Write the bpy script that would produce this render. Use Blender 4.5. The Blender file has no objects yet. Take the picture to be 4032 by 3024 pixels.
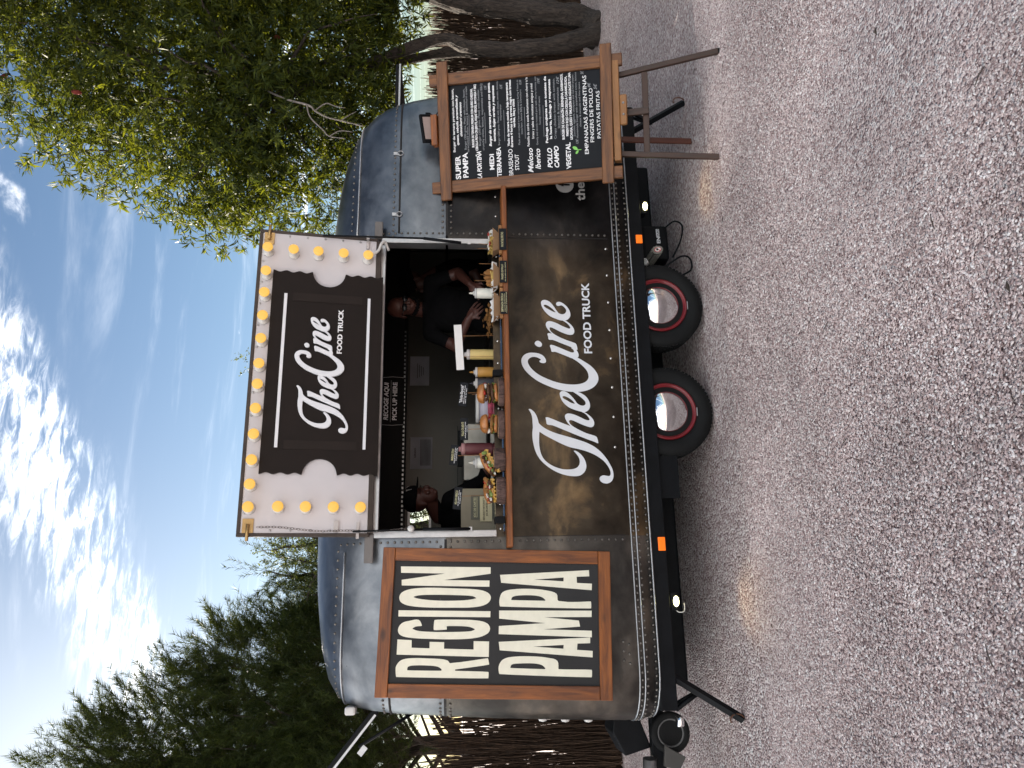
import bpy, bmesh, math, random
import numpy as np
from mathutils import Vector, Matrix

# ------------------------------------------------------------------ camera, sky, sun, exposure
SC = bpy.context.scene
COL = SC.collection
R = math.radians
random.seed(4)
RNG = np.random.default_rng(11)

YAW, PITCH = R(16.5), R(-4.1)
CAM = Vector((0, 0, 1.75))
FW = Vector((math.sin(YAW) * math.cos(PITCH), math.cos(YAW) * math.cos(PITCH), math.sin(PITCH)))
RT = Vector((math.cos(YAW), -math.sin(YAW), 0))
UP = RT.cross(FW)
cam_d = bpy.data.cameras.new('camera')
cam_d.sensor_width = 36
cam_d.lens = 36 * 3030 / 4032
cam_d.clip_end = 800
cam = bpy.data.objects.new('camera', cam_d)
COL.objects.link(cam)
# the photograph lies on its side: the phone was turned, so "up" in the place is to the left in the picture
mx = Matrix.Identity(4)
for k, v in enumerate((-UP, RT, -FW)):
    mx[0][k], mx[1][k], mx[2][k] = v
mx.translation = CAM
cam.matrix_world = mx
SC.camera = cam

SUN_AZ, SUN_EL = R(-13), R(25)          # azimuth from +Y towards +X
SUN_DIR = Vector((math.sin(SUN_AZ) * math.cos(SUN_EL), math.cos(SUN_AZ) * math.cos(SUN_EL), math.sin(SUN_EL)))
sun_d = bpy.data.lights.new('sun', 'SUN')
sun_d.energy = 4.6
sun_d.angle = R(0.5)
sun_d.color = (1, .9, .76)
sun = bpy.data.objects.new('sun', sun_d)
sun.rotation_euler = SUN_DIR.to_track_quat('Z', 'Y').to_euler()
COL.objects.link(sun)

SC.view_settings.view_transform = 'Standard'
SC.view_settings.look = 'None'
SC.view_settings.gamma = 1
SC.view_settings.use_curve_mapping = False
SC.view_settings.exposure = 2.2
SC.cycles.use_denoising = True
SC.cycles.max_bounces = 8
SC.cycles.transparent_max_bounces = 8

W = bpy.data.worlds.new('World')
SC.world = W
W.use_nodes = True
wt = W.node_tree
wt.nodes.clear()


def N(tree, typ, **kw):
    n = tree.nodes.new(typ)
    for k, v in kw.items():
        if k == 'inp':
            for a, b in v.items():
                n.inputs[a].default_value = b
        else:
            setattr(n, k, v)
    return n


def build_world():
    t = wt
    L = t.links.new
    out = N(t, 'ShaderNodeOutputWorld')
    bg = N(t, 'ShaderNodeBackground', inp={'Strength': 0.05})
    sky = N(t, 'ShaderNodeTexSky', sky_type='NISHITA', sun_disc=False, sun_elevation=SUN_EL, sun_rotation=SUN_AZ,
            air_density=1.0, dust_density=.45, ozone_density=1.4, altitude=100)
    tc = N(t, 'ShaderNodeTexCoord')
    sep = N(t, 'ShaderNodeSeparateXYZ')
    L(tc.outputs['Generated'], sep.inputs[0])
    zc = N(t, 'ShaderNodeMath', operation='MAXIMUM', inp={1: 0.03})
    L(sep.outputs[2], zc.inputs[0])
    dx = N(t, 'ShaderNodeMath', operation='DIVIDE')
    dy = N(t, 'ShaderNodeMath', operation='DIVIDE')
    L(sep.outputs[0], dx.inputs[0]); L(zc.outputs[0], dx.inputs[1])
    L(sep.outputs[1], dy.inputs[0]); L(zc.outputs[0], dy.inputs[1])
    cb = N(t, 'ShaderNodeCombineXYZ')                       # point where the view meets a flat cloud layer
    L(dx.outputs[0], cb.inputs[0]); L(dy.outputs[0], cb.inputs[1])

    def noise(scale, detail, rough, stretch=(1, 1, 1), rot=0, dist=0, loc=(0, 0, 0)):
        mp = N(t, 'ShaderNodeMapping')
        mp.inputs['Scale'].default_value = stretch
        mp.inputs['Rotation'].default_value = (0, 0, rot)
        mp.inputs['Location'].default_value = loc
        L(cb.outputs[0], mp.inputs[0])
        n = N(t, 'ShaderNodeTexNoise', inp={'Scale': scale, 'Detail': detail, 'Roughness': rough, 'Distortion': dist})
        L(mp.outputs[0], n.inputs['Vector'])
        return n.outputs['Fac']

    def M(op, a, b=None, clamp=False):
        n = N(t, 'ShaderNodeMath', operation=op, use_clamp=clamp)
        for i, v in enumerate((a, b)):
            if v is None:
                continue
            if isinstance(v, (int, float)):
                n.inputs[i].default_value = v
            else:
                L(v, n.inputs[i])
        return n.outputs[0]

    def ramp(v, lo, hi):
        n = N(t, 'ShaderNodeMapRange', interpolation_type='SMOOTHSTEP', inp={1: lo, 2: hi})
        L(v, n.inputs[0])
        return n.outputs[0]

    # a rippled altocumulus band crossing the sky, repeated further off on both sides
    along = M('ADD', M('MULTIPLY', dx.outputs[0], 0.82), M('MULTIPLY', dy.outputs[0], 0.575))
    wob = noise(1.6, 2, .5)
    along = M('ADD', along, M('MULTIPLY', M('SUBTRACT', wob, .5), .55))
    saw = M('PINGPONG', M('SUBTRACT', along, 1.40), 1.7)       # 0 on the band, 1.7 half-way to the next one
    band = M('SUBTRACT', 1, ramp(saw, .02, .29), True)
    puffs = noise(10., 8, .66, (1.0, 2.1, 1), R(-20), .5)
    rip = noise(3.2, 6, .6, (1, 1, 1), 0, .2, (3.1, 1.7, 0))
    c1 = ramp(M('ADD', M('MULTIPLY', puffs, .80), M('MULTIPLY', rip, .30)), .39, .78)
    c1 = M('MULTIPLY', c1, band, True)
    wisp = noise(2.6, 6, .62, (.45, 1.25, 1), R(12), .6, (1.3, .4, 0))
    c2 = M('MULTIPLY', ramp(wisp, .44, .80), .30)
    # broken cloud fields: thin ahead, deck overhead and behind filled out to light gravel
    deck = ramp(along, .55, -.7)
    sn = noise(2.3, 8, .6, (1, 1.3, 1), .5, .3, (5.2, 2.2, 0))
    small = M('MULTIPLY', ramp(M('ADD', sn, M('MULTIPLY', deck, .25)), .63, .83), .9)
    cov = M('MAXIMUM', M('MAXIMUM', c1, c2), small)
    hz = ramp(sep.outputs[2], .0, .10)
    cov = M('MULTIPLY', M('POWER', cov, 2.0), hz)
    mix = N(t, 'ShaderNodeMix', data_type='RGBA', blend_type='MIX')
    # clouds have a mostly fixed warm white brightness, raised to light the shaded ground
    hs = N(t, 'ShaderNodeHueSaturation', inp={'Saturation': 1.0, 'Value': .47})
    tint = N(t, 'ShaderNodeMix', data_type='RGBA', blend_type='MULTIPLY', inp={0: 1.0})
    tint.inputs[7].default_value = (.89, 1.0, 1.06, 1)
    L(sky.outputs[0], tint.inputs[6]); L(tint.outputs[2], hs.inputs['Color'])
    bw = N(t, 'ShaderNodeRGBToBW')
    L(hs.outputs[0], bw.inputs[0])
    lum = M('ADD', M('MULTIPLY', bw.outputs[0], .5), 21.)
    cc = N(t, 'ShaderNodeCombineColor')
    L(lum, cc.inputs[0]); L(M('MULTIPLY', lum, .97), cc.inputs[1]); L(M('MULTIPLY', lum, .93), cc.inputs[2])
    L(cov, mix.inputs[0]); L(hs.outputs[0], mix.inputs[6]); L(cc.outputs[0], mix.inputs[7])
    L(mix.outputs[2], bg.inputs[0])
    L(bg.outputs[0], out.inputs[0])


build_world()

# ------------------------------------------------------------------ helpers
WM = {}


def tag(o, label=None, cat=None, group=None, kind=None):
    if label: o['label'] = label
    if cat: o['category'] = cat
    if group: o['group'] = group
    if kind: o['kind'] = kind
    return o


def link(o, parent=None, m=None):
    """link o with world matrix m (identity by default) under parent"""
    m = m or Matrix.Identity(4)
    COL.objects.link(o)
    WM[o.name] = m.copy()
    if parent is not None:
        o.parent = parent
        o.matrix_parent_inverse = WM[parent.name].inverted()
    o.matrix_basis = m
    return o


def empty(name, loc):
    o = bpy.data.objects.new(name, None)
    o.empty_display_size = .1
    return link(o, None, Matrix.Translation(loc))


def thing(name, loc, label, cat, group=None):
    return tag(empty(name, loc), label, cat, group)


class MB:
    """collects shapes into one mesh"""

    def __init__(s):
        s.v, s.f, s.sm = [], [], []

    def add(s, vs, fs, smooth=False):
        b = len(s.v)
        s.v.extend([tuple(v) for v in vs])
        s.f.extend([tuple(b + i for i in f) for f in fs])
        s.sm.extend([smooth] * len(fs))
        return s

    def box(s, lo, hi, m=None):
        x0, y0, z0 = lo; x1, y1, z1 = hi
        vs = [(x0, y0, z0), (x1, y0, z0), (x1, y1, z0), (x0, y1, z0), (x0, y0, z1), (x1, y0, z1), (x1, y1, z1), (x0, y1, z1)]
        if m: vs = [m @ Vector(v) for v in vs]
        return s.add(vs, [(3, 2, 1, 0), (4, 5, 6, 7), (0, 1, 5, 4), (1, 2, 6, 5), (2, 3, 7, 6), (3, 0, 4, 7)])

    def tube(s, pts, rad, seg=8, cap=True, flat=1.0, smooth=True):
        pts = [Vector(p) for p in pts]
        n = len(pts)
        if not hasattr(rad, '__len__'): rad = [rad] * n
        t0 = (pts[1] - pts[0]).normalized()
        ref = Vector((0, 0, 1)) if abs(t0.z) < .9 else Vector((1, 0, 0))
        u = t0.cross(ref).normalized()
        b = len(s.v)
        for i, p in enumerate(pts):
            t = (pts[min(i + 1, n - 1)] - pts[max(i - 1, 0)]).normalized()
            u = (u - t * u.dot(t)).normalized()
            w = t.cross(u)
            for k in range(seg):
                a = 2 * math.pi * k / seg
                s.v.append(tuple(p + (u * math.cos(a) + w * math.sin(a) * flat) * rad[i]))
        for i in range(n - 1):
            for k in range(seg):
                k2 = (k + 1) % seg
                s.f.append((b + i * seg + k, b + i * seg + k2, b + (i + 1) * seg + k2, b + (i + 1) * seg + k)); s.sm.append(smooth)
        if cap:
            s.f.append(tuple(b + k for k in range(seg))[::-1]); s.sm.append(False)
            s.f.append(tuple(b + (n - 1) * seg + k for k in range(seg))); s.sm.append(False)
        return s

    def lathe(s, prof, seg=24, m=None, smooth=True, jig=None):
        """prof: (radius, height) from one end to the other, axis local Z"""
        b = len(s.v)
        m = m or Matrix.Identity(4)
        for (r, h) in prof:
            for k in range(seg):
                a = 2 * math.pi * k / seg
                rr = r * (jig(a, h) if jig else 1)
                s.v.append(tuple(m @ Vector((rr * math.cos(a), rr * math.sin(a), h))))
        for i in range(len(prof) - 1):
            for k in range(seg):
                k2 = (k + 1) % seg
                s.f.append((b + i * seg + k, b + i * seg + k2, b + (i + 1) * seg + k2, b + (i + 1) * seg + k)); s.sm.append(smooth)
        s.f.append(tuple(b + k for k in range(seg))[::-1]); s.sm.append(False)
        s.f.append(tuple(b + (len(prof) - 1) * seg + k for k in range(seg))); s.sm.append(False)
        return s

    def prism(s, poly, d0, d1, m=None):
        """flat polygon (x, z) given a thickness from y = d0 to y = d1"""
        n = len(poly)
        vs = [(x, d0, z) for x, z in poly] + [(x, d1, z) for x, z in poly]
        if m: vs = [m @ Vector(v) for v in vs]
        fs = [tuple(range(n)), tuple(range(2 * n - 1, n - 1, -1))] + [(i, i + n, (i + 1) % n + n, (i + 1) % n) for i in range(n)]
        return s.add(vs, fs)

    def mesh(s, name, mat, bevel=0, seg=2):
        me = bpy.data.meshes.new(name)
        me.from_pydata(s.v, [], s.f)
        me.polygons.foreach_set('use_smooth', s.sm)
        if bevel:
            bm = bmesh.new(); bm.from_mesh(me)
            es = [e for e in bm.edges if len(e.link_faces) == 2 and e.calc_face_angle(0) > .6]
            bmesh.ops.bevel(bm, geom=es, offset=bevel, segments=seg, affect='EDGES', profile=.5)
            bm.to_mesh(me); bm.free()
        bm = bmesh.new(); bm.from_mesh(me)
        bmesh.ops.recalc_face_normals(bm, faces=bm.faces)
        bm.to_mesh(me); bm.free()
        for mm in (mat if isinstance(mat, (list, tuple)) else [mat]):
            me.materials.append(mm)
        me.update()
        return me

    def build(s, name, mat, parent=None, m=None, bevel=0, seg=2):
        return link(bpy.data.objects.new(name, s.mesh(name, mat, bevel, seg)), parent, m)


def inst(name, me, parent=None, m=None):
    return link(bpy.data.objects.new(name, me), parent, m)


def frame(o, x, y, z):
    """matrix with given origin and axes"""
    m = Matrix.Identity(4)
    for k, v in enumerate((x, y, z)):
        m[0][k], m[1][k], m[2][k] = v
    m.translation = o
    return m


def np_mesh(name, V, F, mat, smooth=False):
    """fast mesh from numpy arrays, every face with the same number of corners"""
    me = bpy.data.meshes.new(name)
    nf, k = F.shape
    me.vertices.add(len(V)); me.vertices.foreach_set('co', V.astype(np.float32).ravel())
    me.loops.add(nf * k); me.loops.foreach_set('vertex_index', F.astype(np.int32).ravel())
    me.polygons.add(nf)
    me.polygons.foreach_set('loop_start', np.arange(nf, dtype=np.int32) * k)
    me.polygons.foreach_set('loop_total', np.full(nf, k, dtype=np.int32))
    if smooth: me.polygons.foreach_set('use_smooth', np.ones(nf, bool))
    me.update(calc_edges=True)
    me.validate()
    for mm in (mat if isinstance(mat, (list, tuple)) else [mat]):
        me.materials.append(mm)
    return me


def plank(name, p0, p1, nrm, w, th, mat, parent, bevel=.003):
    """board from p0 to p1, w wide across, th thick along nrm; the grain runs along local X"""
    p0, p1, nrm = Vector(p0), Vector(p1), Vector(nrm).normalized()
    x = (p1 - p0); ln = x.length; x.normalize()
    y = nrm.cross(x).normalized(); z = x.cross(y)
    m = frame((p0 + p1) / 2, x, y, z)
    mb = MB().box((-ln / 2, -w / 2, -th / 2), (ln / 2, w / 2, th / 2))
    return mb.build(name, mat, parent, m, bevel, 1)


def smooth_path(pts, k=5):
    pts = [Vector(p) for p in pts]
    out = []
    for i in range(len(pts) - 1):
        p0, p1, p2, p3 = pts[max(i - 1, 0)], pts[i], pts[i + 1], pts[min(i + 2, len(pts) - 1)]
        for j in range(k):
            t = j / k
            out.append(.5 * ((2 * p1) + (p2 - p0) * t + (2 * p0 - 5 * p1 + 4 * p2 - p3) * t * t + (3 * p1 - p0 - 3 * p2 + p3) * t ** 3))
    return out + [pts[-1]]


TEXTS = []


def text(name, body, m, parent, mat, w=None, h=.02, bold=0., shear=0., ext=0., bev=0., align='LEFT', space=1.0):
    """lettering in the local XY plane of m; scaled to width w and capital height h"""
    cu = bpy.data.curves.new(name, 'FONT')
    cu.body = body
    cu.size = 1
    cu.offset = bold
    cu.shear = shear
    cu.extrude = ext
    cu.bevel_depth = bev
    cu.space_character = space
    cu.align_x = align
    cu.resolution_u = 3
    cu.materials.append(mat)
    o = link(bpy.data.objects.new(name, cu), parent, m)
    TEXTS.append((o, m, w, h, ext))
    return o


def fit_texts():
    """scale every lettering to its measured width and turn it into a plain mesh"""
    bpy.context.view_layer.update()
    dg = bpy.context.evaluated_depsgraph_get()
    for o, m, w, h, ext in TEXTS:
        d = o.dimensions
        s = h / .70
        sx = s if not w else w / max(d.x, 1e-4)
        me = bpy.data.meshes.new_from_object(o.evaluated_get(dg))
        nm, par = o.name, o.parent
        cu = o.data
        bpy.data.objects.remove(o)
        bpy.data.curves.remove(cu)
        me.name = nm
        link(bpy.data.objects.new(nm, me), par, m @ Matrix.Diagonal((sx, s, 1, 1)))


def outline(name, polys, m, parent, mat, depth=.002, scale=1., smooth=True, bev=0.):
    """filled lettering from traced outlines (holes included) in the local XY plane of m"""
    cu = bpy.data.curves.new(name, 'CURVE')
    cu.dimensions = '2D'
    cu.fill_mode = 'BOTH'
    cu.extrude = depth
    cu.bevel_depth = bev
    cu.bevel_resolution = 1
    cu.resolution_u = 4 if smooth else 1
    for q in polys:
        sp = cu.splines.new('BEZIER' if smooth else 'POLY')
        n = len(q)
        P = [Vector((a * scale, b * scale, 0)) for a, b in q]
        if smooth:
            sp.bezier_points.add(n - 1)
            for i, bp in enumerate(sp.bezier_points):
                t = (P[(i + 1) % n] - P[i - 1])
                d0, d1 = (P[i] - P[i - 1]).length, (P[(i + 1) % n] - P[i]).length
                c = (P[i] - P[i - 1]).normalized().dot((P[(i + 1) % n] - P[i]).normalized())
                t = t.normalized() if t.length else Vector((1, 0, 0))
                k = .33 if c > .2 else .06
                bp.co = P[i]
                bp.handle_left_type = bp.handle_right_type = 'FREE'
                bp.handle_left = P[i] - t * d0 * k
                bp.handle_right = P[i] + t * d1 * k
        else:
            sp.points.add(n - 1)
            for i, p in enumerate(P):
                sp.points[i].co = (p.x, p.y, 0, 1)
        sp.use_cyclic_u = True
    cu.materials.append(mat)
    tmp = bpy.data.objects.new('tmp', cu)
    COL.objects.link(tmp)
    me = bpy.data.meshes.new_from_object(tmp.evaluated_get(bpy.context.evaluated_depsgraph_get()))
    bpy.data.objects.remove(tmp)
    bpy.data.curves.remove(cu)
    me.name = name
    return link(bpy.data.objects.new(name, me), parent, m)


# ------------------------------------------------------------------ materials
MATS = {}


def base_mat(name):
    m = bpy.data.materials.new(name)
    m.use_nodes = True
    b = m.node_tree.nodes['Principled BSDF']
    MATS[name] = m
    return m, m.node_tree, b


def pm(name, col, rough=.5, metal=0., var=.12, scale=9., bump=0., bscale=60., coat=0., emit=None, estr=0., coords='Object', stretch=(1, 1, 1), rvar=.08, trans=0., ior=1.45, spec=.5):
    """general procedural material: mottled colour, mottled gloss, fine relief"""
    m, t, b = base_mat(name)
    L = t.links.new
    tc = N(t, 'ShaderNodeTexCoord')
    mp = N(t, 'ShaderNodeMapping'); mp.inputs['Scale'].default_value = stretch
    L(tc.outputs[coords], mp.inputs[0])
    n = N(t, 'ShaderNodeTexNoise', inp={'Scale': scale, 'Detail': 5, 'Roughness': .6})
    L(mp.outputs[0], n.inputs['Vector'])
    r = N(t, 'ShaderNodeValToRGB')
    e = r.color_ramp.elements
    e[0].position, e[1].position = .3, .7
    e[0].color = tuple(min(1, c * (1 - var)) for c in col) + (1,)
    e[1].color = tuple(min(1, c * (1 + var)) for c in col) + (1,)
    L(n.outputs['Fac'], r.inputs[0]); L(r.outputs[0], b.inputs['Base Color'])
    mr = N(t, 'ShaderNodeMapRange', inp={3: max(.02, rough - rvar), 4: min(1, rough + rvar)})
    L(n.outputs['Fac'], mr.inputs[0]); L(mr.outputs[0], b.inputs['Roughness'])
    b.inputs['Metallic'].default_value = metal
    b.inputs['IOR'].default_value = ior
    b.inputs['Specular IOR Level'].default_value = spec
    if coat: b.inputs['Coat Weight'].default_value = coat
    if trans: b.inputs['Transmission Weight'].default_value = trans
    if bump:
        n2 = N(t, 'ShaderNodeTexNoise', inp={'Scale': bscale, 'Detail': 6, 'Roughness': .65})
        L(mp.outputs[0], n2.inputs['Vector'])
        bp = N(t, 'ShaderNodeBump', inp={'Strength': bump, 'Distance': .01})
        L(n2.outputs['Fac'], bp.inputs['Height']); L(bp.outputs[0], b.inputs['Normal'])
    if emit:
        b.inputs['Emission Color'].default_value = tuple(emit) + (1,)
        b.inputs['Emission Strength'].default_value = estr
    return m


def wood(name, a, b_, rough=.5, scale=1., knots=True):
    m, t, b = base_mat(name)
    L = t.links.new
    tc = N(t, 'ShaderNodeTexCoord')
    oi = N(t, 'ShaderNodeObjectInfo')
    mul = N(t, 'ShaderNodeMath', operation='MULTIPLY', inp={1: 37.0}); L(oi.outputs['Random'], mul.inputs[0])
    add = N(t, 'ShaderNodeVectorMath', operation='ADD'); L(tc.outputs['Object'], add.inputs[0]); L(mul.outputs[0], add.inputs[1])
    mp = N(t, 'ShaderNodeMapping'); mp.inputs['Scale'].default_value = (1.6 * scale, 17 * scale, 17 * scale)
    L(add.outputs[0], mp.inputs[0])
    g = N(t, 'ShaderNodeTexNoise', inp={'Scale': 2.2, 'Detail': 7, 'Roughness': .62, 'Distortion': .7}); L(mp.outputs[0], g.inputs['Vector'])
    r = N(t, 'ShaderNodeValToRGB'); e = r.color_ramp.elements
    e[0].position, e[1].position = .33, .68
    e[0].color, e[1].color = tuple(b_) + (1,), tuple(a) + (1,)
    L(g.outputs['Fac'], r.inputs[0])
    mp2 = N(t, 'ShaderNodeMapping'); mp2.inputs['Scale'].default_value = (3.2, 8, 8); L(add.outputs[0], mp2.inputs[0])
    vo = N(t, 'ShaderNodeTexVoronoi', inp={'Scale': 1.15, 'Randomness': 1}); L(mp2.outputs[0], vo.inputs['Vector'])
    kr = N(t, 'ShaderNodeMapRange', interpolation_type='SMOOTHSTEP', inp={1: .05, 2: .20, 3: .72 if knots else 0, 4: 0}); L(vo.outputs['Distance'], kr.inputs[0])
    mx_ = N(t, 'ShaderNodeMix', data_type='RGBA'); L(kr.outputs[0], mx_.inputs[0]); L(r.outputs[0], mx_.inputs[6])
    mx_.inputs[7].default_value = tuple(c * .22 for c in b_) + (1,)
    big = N(t, 'ShaderNodeTexNoise', inp={'Scale': 5, 'Detail': 3}); L(add.outputs[0], big.inputs['Vector'])
    bm_ = N(t, 'ShaderNodeMapRange', inp={3: .72, 4: 1.25}); L(big.outputs['Fac'], bm_.inputs[0])
    ml = N(t, 'ShaderNodeMix', data_type='RGBA', blend_type='MULTIPLY', inp={0: 1.0}); L(mx_.outputs[2], ml.inputs[6]); L(bm_.outputs[0], ml.inputs[7])
    L(ml.outputs[2], b.inputs['Base Color'])
    b.inputs['Roughness'].default_value = rough
    bp = N(t, 'ShaderNodeBump', inp={'Strength': .35, 'Distance': .004}); L(g.outputs['Fac'], bp.inputs['Height']); L(bp.outputs[0], b.inputs['Normal'])
    return m


def steel_mat():
    """dark hand-worked sheet steel: cloudy brown patina, uneven gloss, soft dents, brushing"""
    m, t, b = base_mat('patina_steel')
    L = t.links.new
    tc = N(t, 'ShaderNodeTexCoord')
    mp = N(t, 'ShaderNodeMapping'); mp.inputs['Scale'].default_value = (1.0, 1.0, 1.5); mp.inputs['Rotation'].default_value = (0, .5, 0)
    L(tc.outputs['Object'], mp.inputs[0])
    n1 = N(t, 'ShaderNodeTexNoise', inp={'Scale': 2.1, 'Detail': 8, 'Roughness': .56, 'Distortion': .35}); L(mp.outputs[0], n1.inputs['Vector'])

    def ramp3(lo, mid, hi, a=.34, c=.70):
        r = N(t, 'ShaderNodeValToRGB'); e = r.color_ramp.elements
        e[0].position, e[0].color = a, lo + (1,)
        e[1].position, e[1].color = c, hi + (1,)
        k = e.new((a + c) / 2); k.color = mid + (1,)
        L(n1.outputs['Fac'], r.inputs[0])
        return r.outputs[0]

    upper = ramp3((.085, .096, .112), (.150, .163, .180), (.27, .283, .296))
    brown = ramp3((.018, .016, .014), (.064, .051, .037), (.30, .205, .108), .32, .78)
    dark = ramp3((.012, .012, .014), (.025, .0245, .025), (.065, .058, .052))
    leftc = ramp3((.040, .0385, .037), (.082, .076, .069), (.17, .152, .130))
    sx = N(t, 'ShaderNodeSeparateXYZ'); L(tc.outputs['Object'], sx.inputs[0])

    def step(v, lo, hi):
        n = N(t, 'ShaderNodeMapRange', interpolation_type='SMOOTHSTEP', inp={1: lo, 2: hi}); L(v, n.inputs[0])
        return n.outputs[0]

    def mixc(f, a, b_):
        n = N(t, 'ShaderNodeMix', data_type='RGBA'); L(f, n.inputs[0]); L(a, n.inputs[6]); L(b_, n.inputs[7])
        return n.outputs[2]

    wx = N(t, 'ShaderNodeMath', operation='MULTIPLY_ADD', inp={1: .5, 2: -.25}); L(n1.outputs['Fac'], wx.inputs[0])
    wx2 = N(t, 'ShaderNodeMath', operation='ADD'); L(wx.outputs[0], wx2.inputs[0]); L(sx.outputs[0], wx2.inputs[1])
    c = mixc(step(sx.outputs[0], .445, .455), leftc, brown)          # left and middle sheets differ in patina
    c = mixc(step(wx2.outputs[0], 2.30, 2.62), c, dark)  # dark reflections at the right end painted into the base colour
    c = mixc(step(sx.outputs[2], 1.815, 1.825), c, upper)
    n2 = N(t, 'ShaderNodeTexNoise', inp={'Scale': 9, 'Detail': 6, 'Roughness': .65}); L(tc.outputs['Object'], n2.inputs['Vector'])
    mr0 = N(t, 'ShaderNodeMapRange', inp={1: .3, 2: .7, 3: .82, 4: 1.18}); L(n2.outputs['Fac'], mr0.inputs[0])
    ml = N(t, 'ShaderNodeMix', data_type='RGBA', blend_type='MULTIPLY', inp={0: 1.0}); L(c, ml.inputs[6]); L(mr0.outputs[0], ml.inputs[7])
    L(ml.outputs[2], b.inputs['Base Color'])
    b.inputs['Metallic'].default_value = .92
    mr = N(t, 'ShaderNodeMapRange', inp={1: .3, 2: .7, 3: .30, 4: .46}); L(n2.outputs['Fac'], mr.inputs[0]); L(mr.outputs[0], b.inputs['Roughness'])
    # brushing runs along the body
    mp3 = N(t, 'ShaderNodeMapping'); mp3.inputs['Scale'].default_value = (3, 3, 160); L(tc.outputs['Object'], mp3.inputs[0])
    n3 = N(t, 'ShaderNodeTexNoise', inp={'Scale': 3, 'Detail': 3}); L(mp3.outputs[0], n3.inputs['Vector'])
    n4 = N(t, 'ShaderNodeTexNoise', inp={'Scale': 3.2, 'Detail': 2}); L(tc.outputs['Object'], n4.inputs['Vector'])
    b1 = N(t, 'ShaderNodeBump', inp={'Strength': .05, 'Distance': .002}); L(n3.outputs['Fac'], b1.inputs['Height'])
    b2 = N(t, 'ShaderNodeBump', inp={'Strength': .30, 'Distance': .012}); L(n4.outputs['Fac'], b2.inputs['Height']); L(b1.outputs[0], b2.inputs['Normal'])
    L(b2.outputs[0], b.inputs['Normal'])
    return m


def leaf_mat(name, a, c, trans=.45, rough=.6):
    m, t, b = base_mat(name)
    L = t.links.new
    g = N(t, 'ShaderNodeNewGeometry')
    r = N(t, 'ShaderNodeValToRGB'); e = r.color_ramp.elements
    e[0].color, e[1].color = tuple(a) + (1,), tuple(c) + (1,)
    L(g.outputs['Random Per Island'], r.inputs[0])
    L(r.outputs[0], b.inputs['Base Color'])
    b.inputs['Roughness'].default_value = rough
    b.inputs['Specular IOR Level'].default_value = .18
    tr = N(t, 'ShaderNodeBsdfTranslucent')
    gm = N(t, 'ShaderNodeMix', data_type='RGBA', blend_type='MULTIPLY', inp={0: 1.0}); L(r.outputs[0], gm.inputs[6]); gm.inputs[7].default_value = (2.9, 2.3, .7, 1)
    L(gm.outputs[2], tr.inputs[0])
    mxs = N(t, 'ShaderNodeMixShader', inp={0: trans}); L(b.outputs[0], mxs.inputs[1]); L(tr.outputs[0], mxs.inputs[2])
    L(mxs.outputs[0], t.nodes['Material Output'].inputs[0])
    return m


def bark_mat(name, a, c):
    m, t, b = base_mat(name)
    L = t.links.new
    tc = N(t, 'ShaderNodeTexCoord')
    mp = N(t, 'ShaderNodeMapping'); mp.inputs['Scale'].default_value = (7, 7, 1.6); L(tc.outputs['Object'], mp.inputs[0])
    n = N(t, 'ShaderNodeTexNoise', inp={'Scale': 4, 'Detail': 8, 'Roughness': .7, 'Distortion': 1.4}); L(mp.outputs[0], n.inputs['Vector'])
    r = N(t, 'ShaderNodeValToRGB'); e = r.color_ramp.elements
    e[0].position, e[1].position = .35, .7
    e[0].color, e[1].color = tuple(a) + (1,), tuple(c) + (1,)
    L(n.outputs['Fac'], r.inputs[0]); L(r.outputs[0], b.inputs['Base Color'])
    b.inputs['Roughness'].default_value = .9
    bp = N(t, 'ShaderNodeBump', inp={'Strength': 1.0, 'Distance': .03}); L(n.outputs['Fac'], bp.inputs['Height']); L(bp.outputs[0], b.inputs['Normal'])
    return m


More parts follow.
